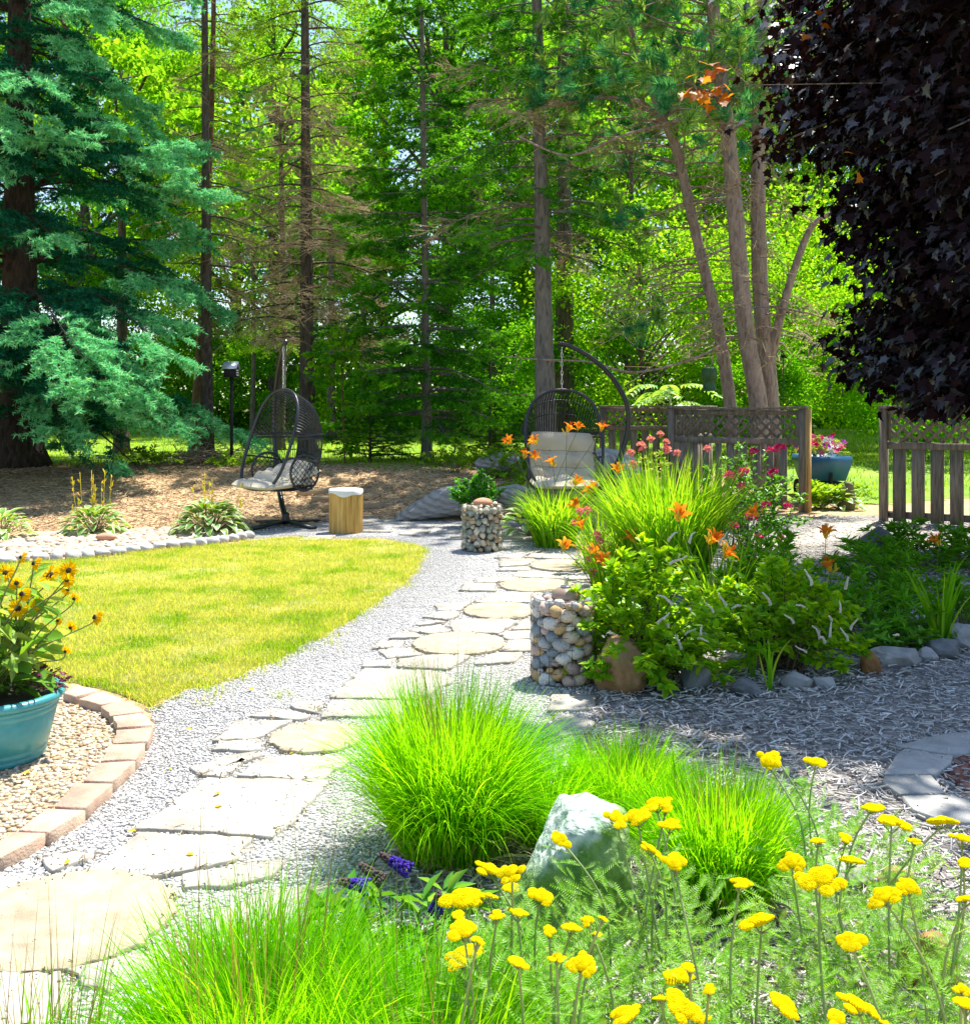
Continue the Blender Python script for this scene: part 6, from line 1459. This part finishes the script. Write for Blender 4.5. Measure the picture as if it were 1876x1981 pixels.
# the pines right of the middle: bare trunks, dead lower limbs, tufts of long needles high up
def pine(label, base, path, r0, r1, limbs, seed, tuftz, ntuft, spread, cdead=26, crown=None):
    rs = np.random.default_rng(seed + 5000); global rng; rng = np.random.default_rng(seed + 6000)
    t = thing('pine_tree', label, 'pine tree', base, 0, 'long needled pines'); B_ = np.array(base)
    mb, tp, tr = trunk_mb([np.array(q) - B_ for q in path], r0, r1, flare=.5, seed=seed); mb.build('trunk', M['bark_pine'], t, smooth=True)
    tips, T0, T1 = [], [], []
    for lb, ra in limbs:
        pl = np.array(smooth_line([np.array(q) - B_ for q in lb], 6)); mb = MB(); tube(mb, pl, np.linspace(ra, ra * .35, len(pl)), 7); mb.build('limb', M['bark_pine'], t, smooth=True); tips.append(pl)
    at = lambda z: np.array([np.interp(z, tp[:, 2], tp[:, 0]), np.interp(z, tp[:, 2], tp[:, 1]), z])
    bmb = MB(); S0, S1 = [], []
    for i in range(cdead + ntuft):                     # side branches: bare ones low, needled ones high
        live = i >= cdead; zr = tuftz if live else (2.3, tuftz[0] + 1.4); z = rs.uniform(*zr); az = rs.uniform(0, 2 * PI); L = rs.uniform(.7, 1) * spread * (1 if live else .8)
        h = np.array([math.cos(az), math.sin(az), 0]); s = np.linspace(0, 1, 6)[:, None]; pt_ = at(z) + h * L * s + np.array([0, 0, 1.0]) * L * ((.35 if live else .12) * s - (.25 if live else .40) * s ** 2) + rs.normal(0, .035 * L, (6, 3)) * s
        tube(bmb, pt_, np.linspace(.022 if live else .015, .005, 6), 4, cap=False)
        k = int(L * (3.2 if live else 8)); u = rs.uniform(.3, 1, k); u[:2] = 1; B = np.stack([np.interp(u, s[:, 0], pt_[:, q]) for q in range(3)], 1)
        d = unit(h * .7 + rs.normal(0, .55, (k, 3)) + np.array([0, 0, .25 if live else -.15])); E = B + d * rs.uniform(.12, .5, (k, 1))
        if live: S0.append(E - d * .20); S1.append(E + d * .02); T0.append(B); T1.append(E)
        else: T0.append(B); T1.append(E); T0.append(B + (E - B) * .5); T1.append(B + (E - B) * .5 + unit(d + rs.normal(0, .7, (k, 3))) * rs.uniform(.1, .35, (k, 1)))
    for pl in tips:                                    # needles at the ends of the big limbs too
        k = 16; u = rs.uniform(.5, 1, k); B = np.stack([np.interp(u, np.linspace(0, 1, len(pl)), pl[:, q]) for q in range(3)], 1); d = unit(rs.normal(0, 1, (k, 3)) + np.array([0, 0, .4])); E = B + d * rs.uniform(.15, .5, (k, 1)); T0.append(B); T1.append(E)
        if crown: S0.append(E - d * .20); S1.append(E + d * .02)
    crn = MB().merge(bmb, 0); mb = MB(); sticks(mb, np.concatenate(T0), np.concatenate(T1), .0055, .003); crn.merge(mb, 1)
    S0, S1 = np.concatenate(S0), np.concatenate(S1); bl = rng.random(len(S0)) < .42
    for msk, mi in ((bl, 3), (~bl, 2)):
        mb = MB(); needles(mb, S0[msk], S1[msk], 75, .23, .017, fwd=1.1); crn.merge(mb, mi)
    crn.build('crown', [M['bark_pine'], M['deadtwig'], M['pineneedle'], M['pineblue']], t)
    return t
dp = 15.4
def pp(x, y, d): return tuple(P(x, y, d))
pine('reddish pine with a straight trunk rising behind the middle fence panel', on(P(1468, 790, 15.2).x, 15.2), [(P(1474, 840, 15.2).x, 15.2, .2), pp(1466, 780, 15.2), pp(1440, 620, 15.2), pp(1412, 300, 15.2), pp(1398, 180, 15.2), pp(1378, 0, 15.2), pp(1368, -300, 15.2)], .155, .09,
     [([pp(1402, 215, 15.2), pp(1340, 225, 15.1), pp(1210, 260, 14.9), pp(1100, 300, 14.8), pp(1000, 262, 14.7)], .035), ([pp(1428, 470, 15.2), pp(1380, 490, 15.1), pp(1300, 540, 14.9), pp(1230, 560, 14.7)], .022), ([pp(1440, 640, 15.2), pp(1350, 690, 15.0), pp(1230, 720, 14.6), pp(1140, 700, 14.3), pp(1040, 695, 14.0), pp(990, 690, 13.9)], .024)], 1, (5.4, 9.6), 60, 2.1)
pine('second pine trunk, greyer, just right of the reddish one and forked', on(P(1492, 790, 15.7).x, 15.7), [(P(1494, 840, 15.7).x, 15.7, .2), pp(1490, 780, 15.7), pp(1470, 560, 15.7), pp(1466, 300, 15.7), pp(1474, 0, 15.7), pp(1476, -300, 15.7)], .15, .09,
     [([pp(1490, 700, 15.7), pp(1512, 600, 15.6), pp(1556, 465, 15.5), pp(1590, 420, 15.4), pp(1660, 400, 15.3)], .085), ([pp(1480, 590, 15.7), pp(1560, 605, 15.4), pp(1640, 630, 15.2)], .022), ([pp(1472, 110, 15.7), pp(1530, 95, 15.6), pp(1610, 120, 15.5)], .03)], 2, (6.0, 9.6), 46, 2.0)
pine('thin pine leaning left with a bent top, beside the reddish trunk', on(P(1412, 790, 16.0).x, 16.0), [(P(1420, 840, 16).x, 16.0, .2), pp(1412, 790, 16), pp(1390, 640, 16), pp(1352, 480, 16), pp(1308, 290, 16), pp(1278, 220, 15.9), pp(1230, 90, 15.9), pp(1180, -60, 15.8)], .115, .05,
     [([pp(1300, 262, 16), pp(1250, 205, 15.9), pp(1190, 188, 15.8), pp(1110, 196, 15.7), pp(1020, 215, 15.6)], .055), ([pp(1330, 390, 16), pp(1250, 420, 15.8), pp(1150, 440, 15.6)], .02), ([pp(1372, 560, 16), pp(1300, 600, 15.7), pp(1200, 640, 15.4)], .02)], 3, (5.0, 8.6), 70, 2.2, cdead=40, crown=True)

# broad-leaved trees
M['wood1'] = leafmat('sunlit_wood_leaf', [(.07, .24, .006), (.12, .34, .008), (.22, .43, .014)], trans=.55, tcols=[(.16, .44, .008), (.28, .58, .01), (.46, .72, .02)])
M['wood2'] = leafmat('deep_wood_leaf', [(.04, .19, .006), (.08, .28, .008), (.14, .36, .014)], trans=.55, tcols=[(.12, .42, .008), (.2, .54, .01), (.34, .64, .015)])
def broadleaf(name, label, cat, base, H_, zc, r, ncl, npc, L, mats, rt, seed, group=None, lean=(0, 0), clr=(.35, .85), trunkpath=None, low=0.0, tpl=RH, up=.7):
    rs = np.random.default_rng(seed + 7000); t = thing(name, label, cat, base, 0, group)
    path = trunkpath or [(0, 0, -.1), (lean[0] * .4 + rs.normal(0, .1), lean[1] * .4, H_ * .4), (lean[0], lean[1], H_ * .92)]
    mb, tp, tr = trunk_mb(path, rt, rt * .25, k=9, seed=seed)
    C_, R_ = [], []
    for i in range(ncl):
        d = unit(rs.normal(size=3)); q = rs.uniform(.45, 1) ** .6
        c = np.array([lean[0] * .8, lean[1] * .8, zc]) + d * np.array(r) * q
        if c[2] < low: c[2] = low + rs.random() * .6
        C_.append(c); R_.append(rs.uniform(*clr) * min(r[0], r[2]) * .42)
        z0 = max(.15 * H_, min(H_ * .85, c[2] - np.hypot(c[0], c[1]) * .7)); s0 = np.array([np.interp(z0, tp[:, 2], tp[:, 0]), np.interp(z0, tp[:, 2], tp[:, 1]), z0])
        if i % 2 == 0: tube(mb, smooth_line([s0, s0 * .45 + c * .55 + np.array([0, 0, .04 * H_]) + rs.normal(0, .04 * H_, 3), c], 3), np.linspace(rt * .28, rt * .06, 7), 5, cap=False)
    mb.build('trunk', mats[0], t, smooth=True)
    C_ = np.repeat(np.array(C_), npc, 0); R_ = np.repeat(np.array(R_), npc)[:, None]; n = len(C_)
    o = unit(rs.normal(size=(n, 3))) * rs.random((n, 1)) ** .45; p = C_ + o * R_ * np.array([1, 1, .62]); p[:, 2] = np.maximum(p[:, 2], .05)
    d = unit(o + rs.normal(0, .8, (n, 3)) + np.array([0, 0, -.25])); nr = np.array([0, 0, up]) + rs.normal(0, .45, (n, 3)) + o * .3; s = rs.uniform(.6, 1.2, n)
    mb = MB(); leaves(mb, p, d, nr, s * L, s * L * .62, tpl); mb.build('foliage', mats[1], t)
    return t
WG = 'trees of the wood beyond the far lawn'
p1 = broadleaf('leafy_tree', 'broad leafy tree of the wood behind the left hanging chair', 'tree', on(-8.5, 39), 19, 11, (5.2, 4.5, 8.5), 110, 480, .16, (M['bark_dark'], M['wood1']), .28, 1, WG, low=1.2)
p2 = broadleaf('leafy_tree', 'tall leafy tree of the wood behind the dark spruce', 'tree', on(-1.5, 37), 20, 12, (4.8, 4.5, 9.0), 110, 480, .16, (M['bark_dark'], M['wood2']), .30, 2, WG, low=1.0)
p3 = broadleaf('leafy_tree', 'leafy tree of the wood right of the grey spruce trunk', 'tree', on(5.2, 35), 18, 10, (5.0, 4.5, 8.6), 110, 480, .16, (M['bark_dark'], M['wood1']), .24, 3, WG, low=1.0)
for k, (src, x, y, a, s, lab) in enumerate([(p2, -16.5, 40, 1.0, 1.0, 'leafy tree of the wood behind the blue spruce'), (p3, -23, 38, 2.1, .95, 'leafy tree of the wood at the far left'), (p1, -4.8, 46, 2.6, 1.1, 'deep leafy tree of the wood between the fir and the dark spruce'), (p3, -12, 47, .7, 1.15, 'deep leafy tree of the wood left of the fir trunks'), (p1, 1.8, 45, 4.1, 1.15, 'deep leafy tree of the wood above the right hanging chair'),
    (p2, 9.0, 43, 3.3, 1.1, 'deep leafy tree of the wood behind the reddish pine'), (p1, 11.5, 35, 5.2, .95, 'leafy tree of the wood right of the forked pine'), (p2, 16, 37, .4, 1.0, 'leafy tree of the wood behind the purple maple'), (p3, 22, 40, 1.7, 1.1, 'leafy tree of the wood at the far right'), (p1, 15, 47, 2.9, 1.2, 'tall leafy tree of the wood far behind the maple'), (p2, -20, 50, 5.0, 1.2, 'tall leafy tree of the wood far behind the blue spruce')]):
    c = copy_tree(src); c.location = on(x, y); c.rotation_euler = (0, 0, a); c.scale = (s,) * 3; c['label'] = lab
# dark understory and bushes
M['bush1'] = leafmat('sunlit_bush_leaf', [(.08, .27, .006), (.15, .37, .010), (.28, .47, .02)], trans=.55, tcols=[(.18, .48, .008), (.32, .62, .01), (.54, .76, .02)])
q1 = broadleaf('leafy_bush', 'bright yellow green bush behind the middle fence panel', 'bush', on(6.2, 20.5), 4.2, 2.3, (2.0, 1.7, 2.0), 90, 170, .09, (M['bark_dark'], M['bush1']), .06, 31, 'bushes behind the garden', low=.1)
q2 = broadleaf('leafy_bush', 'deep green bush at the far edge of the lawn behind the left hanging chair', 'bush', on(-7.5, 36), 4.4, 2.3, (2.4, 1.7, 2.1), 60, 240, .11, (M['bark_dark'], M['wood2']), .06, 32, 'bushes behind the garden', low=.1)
for src, x, y, a, s, lab in [(q1, 9.3, 21.5, 1, 1.1, 'bright bush behind the gap in the fence'), (q1, 12.6, 21, 2, 1.15, 'bright bush behind the right fence panel'), (q1, 3.4, 21.5, 3, 1.2, 'bright bush right of the grey spruce trunk'), (q1, 7.6, 24.5, 4, 1.5, 'tall bright bush behind the pine trunks'), (q1, 11.5, 26, 5, 1.6, 'tall bright bush left of the purple maple'), (q1, 16, 25, 5.6, 1.6, 'tall bright bush behind the purple maple'),
    (q2, -12.2, 36.5, 1, 1.1, 'deep green bush at the lawn edge left of the fir trunk'), (q2, -17.5, 36, 2, 1.2, 'deep green bush at the lawn edge behind the blue spruce'), (q2, -3.0, 34, 3, 1.0, 'deep green bush at the lawn edge behind the dark spruce'), (q2, .9, 31, 4, 1.1, 'deep green bush behind the grey spruce trunk'), (q2, -23, 37, 5, 1.2, 'deep green bush at the far left lawn edge'), (q2, 2.0, 22.5, .5, .8, 'deep green bush behind the right hanging chair'), (q2, 5.2, 18.9, 2.2, .55, 'low dark bush between the fence and the bright bush'), (q2, 8.3, 18.4, 3.2, .6, 'low dark bush beside the blue wagon')]:
    c = copy_tree(src); c.location = on(x, y); c.rotation_euler = (0, 0, a); c.scale = (s,) * 3; c['label'] = lab
for k, (px, d, r_, h_, lab) in enumerate([(1092, 21.5, .26, 12, 'stout dark trunk of a forked tree behind the grey spruce'), (540, 23, .12, 9, 'thin dark trunk left of the half dead spruce'), (640, 30, .16, 11, 'dark trunk right of the half dead spruce'), (488, 32, .10, 9, 'thin dark trunk behind the bird house'), (700, 33, .12, 9, 'thin dark trunk in the wood behind the sapling'), (235, 21, .17, 9, 'short dark trunk under the blue spruce boughs'), (950, 31, .14, 10, 'dark trunk between the dark spruce and the grey spruce'), (1220, 26, .12, 10, 'thin dark trunk behind the thin leaning pine')]):
    x = (px - CX) / F * d; broadleaf('woodland_tree', lab, 'tree', on(x, d), h_, h_ * .78, (1.9, 1.8, 2.4), 26, 130, .17, (M['bark_dark'], M['wood1' if k % 2 else 'wood2']), r_, 50 + k, 'slender trees at the edge of the wood', low=4.5)
# the undergrowth deep in the wood, which reads as one mass
n = 90000; ux = rng.uniform(-42, 42, n); uy = rng.uniform(43, 58, n); bump_ = np.array([noise.noise(Vector((x * .35, y * .3, 2))) for x, y in zip(ux, uy)])
uz = .4 + rng.random(n) ** 1.3 * (4.2 + 2.4 * bump_)
mb = MB(); leaves(mb, np.c_[ux, uy, uz], rng.normal(size=(n, 3)) + np.array([0, 0, -.3]), np.array([0, 0, .6]) + rng.normal(0, .6, (n, 3)), rng.uniform(.22, .42, n), rng.uniform(.15, .26, n), RH)
tag(mb.build('undergrowth', leafmat('undergrowth_leaf', [(.02, .10, .005), (.04, .16, .008), (.07, .24, .01)], trans=.35)), kind='stuff')
# compound-leaved sapling by the feeder and the maple sapling by the left chair
t = thing('sumac_sapling', 'sapling with long arching feather-shaped leaves, left of the bird feeder', 'sapling', on(P(1290, 800, 17).x, 17.0)); rs = np.random.default_rng(6); mb = MB(); lf = MB()
for k in range(13):
    b = np.array([rs.normal(0, .15), rs.normal(0, .15), rs.uniform(1.0, 1.55)]); az = k * 2.4; h = np.array([math.cos(az), math.sin(az), 0]); L = rs.uniform(.5, .75); s = np.linspace(0, 1, 10)[:, None]
    pt_ = b + h * L * s + np.array([0, 0, 1.0]) * (.42 * s - .62 * s * s) * L; tube(mb, pt_, .006, 4); 
    for sg in (-1, 1):
        sd_ = np.array([-h[1], h[0], 0]) * sg; leaves(lf, pt_[1:], np.tile(sd_ * .9 + h * .45 + np.array([0, 0, -.2]), (9, 1)), np.tile([0, 0, 1.0], (9, 1)) + rs.normal(0, .15, (9, 3)), .20, .06, LAN)
for k in range(5): tube(mb, [(rs.normal(0, .05), rs.normal(0, .05), 0), (rs.normal(0, .12), rs.normal(0, .12), 1.3)], .014, 5)
mb.build('stems', M['stem'], t); lf.build('foliage', leafmat('sumac_leaf', [(.12, .34, .05), (.2, .42, .09), (.32, .5, .16)], trans=.4, gloss=.15), t)
broadleaf('maple_sapling', 'leafy sapling with broad bright leaves right of the left hanging chair', 'sapling', on(P(668, 800, 17.4).x, 17.4), 2.7, 1.35, (.62, .4, 1.3), 36, 16, .13, (M['bark_brown'], M['wood1']), .016, 71, low=.3, tpl=OV, up=1.0)

# the purple maple hanging in from the right
mh = [(.02, .20), (-.10, .40), (.16, .36), (.30, .62), (.40, .40), (.52, .20), (.66, .30), (.70, .14)]
mv = [(.3, 0, 0), (0, 0, 0)] + [(u, v_, .05 * v_) for u, v_ in mh] + [(1, 0, -.1)] + [(u, -v_, .05 * v_) for u, v_ in mh[::-1]]
MAP = (np.array(mv), np.array([(0, i, i + 1 if i + 1 < len(mv) else 1) for i in range(1, len(mv))]), None)
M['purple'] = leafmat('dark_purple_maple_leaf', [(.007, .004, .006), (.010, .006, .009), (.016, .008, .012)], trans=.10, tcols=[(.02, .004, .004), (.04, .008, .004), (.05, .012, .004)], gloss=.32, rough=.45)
M['copper'] = leafmat('copper_maple_leaf', [(.30, .08, .012), (.42, .16, .02)], trans=.55, tcols=[(.75, .24, .01), (.8, .36, .02)], gloss=.1)
rs = np.random.default_rng(9)
t = thing('purple_maple', 'dark purple leaved maple hanging in from the right, nearly black in its own shade', 'maple tree', (5.6, 8.0, 0)); B_ = np.array([5.6, 8.0, 0])
mb, tp, tr = trunk_mb([(0, 0, -.1), (.05, 0, 2.0), (0, .1, 4.0), (-.1, .1, 6.2)], .20, .05, seed=4); mb.build('trunk', M['bark_grey'], t, smooth=True)
def left_edge(z):                                      # how far the crown reaches to the left at each height
    return np.interp(z, [.6, 1.0, 1.47, 1.81, 2.24, 2.66, 3.09, 3.94, 4.8, 5.6, 6.4], [4.4, 4.0, 3.35, 2.72, 2.98, 2.96, 2.80, 2.20, 2.28, 3.0, 4.0])
p, d, nr = [], [], []; bmb = MB(); T0, T1 = [], []
for k in range(330):
    z = rs.uniform(1.15, 5.7); az = rs.uniform(0, 2 * PI); q = rs.uniform(.55, 1.0) ** .6; Rm = 5.6 - left_edge(z)
    yy = math.sin(az) * Rm * (.95 if math.sin(az) > 0 else .70) * q; xx = math.cos(az) * Rm * q
    if xx < 0 and rs.random() < .35: xx *= 1.0
    tip = np.array([xx, yy, z])
    if k % 5 == 0: tip = np.array([3.85, 6.5, 6.4]) + rs.normal(0, 1, 3) * np.array([.85, .42, .5]) - B_  # unseen boughs above the view, added to shade the bark chips
    z0 = max(1.6, z - .3 + rs.uniform(-.3, .5)); s0 = np.array([0, .05, min(z0 + .3, 6)])
    path = np.array(smooth_line([s0, s0 * .4 + tip * .6 + np.array([0, 0, .35]), tip], 5)); tube(bmb, path, np.linspace(.028, .006, len(path)), 5, cap=False)
    n = int(rs.uniform(200, 270)); u = rs.uniform(.40, 1, n) ** .7; pt_ = np.stack([np.interp(u, np.linspace(0, 1, len(path)), path[:, c]) for c in range(3)], 1) + rs.normal(0, .17, (n, 3)) * np.array([1, 1, .8])
    p.append(pt_); o = unit(tip - s0); d.append(o * .5 + rs.normal(0, .55, (n, 3)) + np.array([0, 0, -.75])); nr.append(np.array([0, 0, .8]) + o * .5 + rs.normal(0, .45, (n, 3)))
p, d, nr = np.concatenate(p), np.concatenate(d), np.concatenate(nr); wx = p + B_
ok = wx[:, 2] > np.where(wx[:, 0] > 3.3, 1.42, 1.62) + .10 * np.sin(wx[:, 0] * 7)
p, d, nr = p[ok], d[ok], nr[ok]; n = len(p)
crn = MB().merge(bmb, 0); mb = MB(); s = rs.uniform(.75, 1.15, n); leaves(mb, p, d, nr, s * .108, s * .10, MAP); crn.merge(mb, 1); crn.build('crown', [M['bark_grey'], M['purple']], t)
cp = np.concatenate([np.array(P(x, y, 7.6)) + rs.normal(0, .05, (k, 3)) - B_ for x, y, k in [(1375, 140, 9), (1345, 175, 9), (1395, 178, 8), (1370, 185, 5), (1655, 312, 2), (1580, 45, 3)]]); n = len(cp)
mb = MB(); leaves(mb, cp, rs.normal(0, .5, (n, 3)) + np.array([-.5, -.3, -.4]), np.array([0, -.5, .8]) + rs.normal(0, .4, (n, 3)), rs.uniform(.07, .115, n), .095, MAP); fo = mb.build('copper_leaves', M['copper'], t); fo['label'] = 'sunlit copper coloured sprig at the tip of a maple bough'
e = np.array(P(1380, 165, 7.6)) - B_; mb = MB(); tube(mb, smooth_line([(0, .05, 4.2), e * np.array([.5, .5, 1]) + np.array([0, 0, .1]), e], 6), np.linspace(.009, .003, 13), 5); mb.build('bough', M['bark_grey'], t)
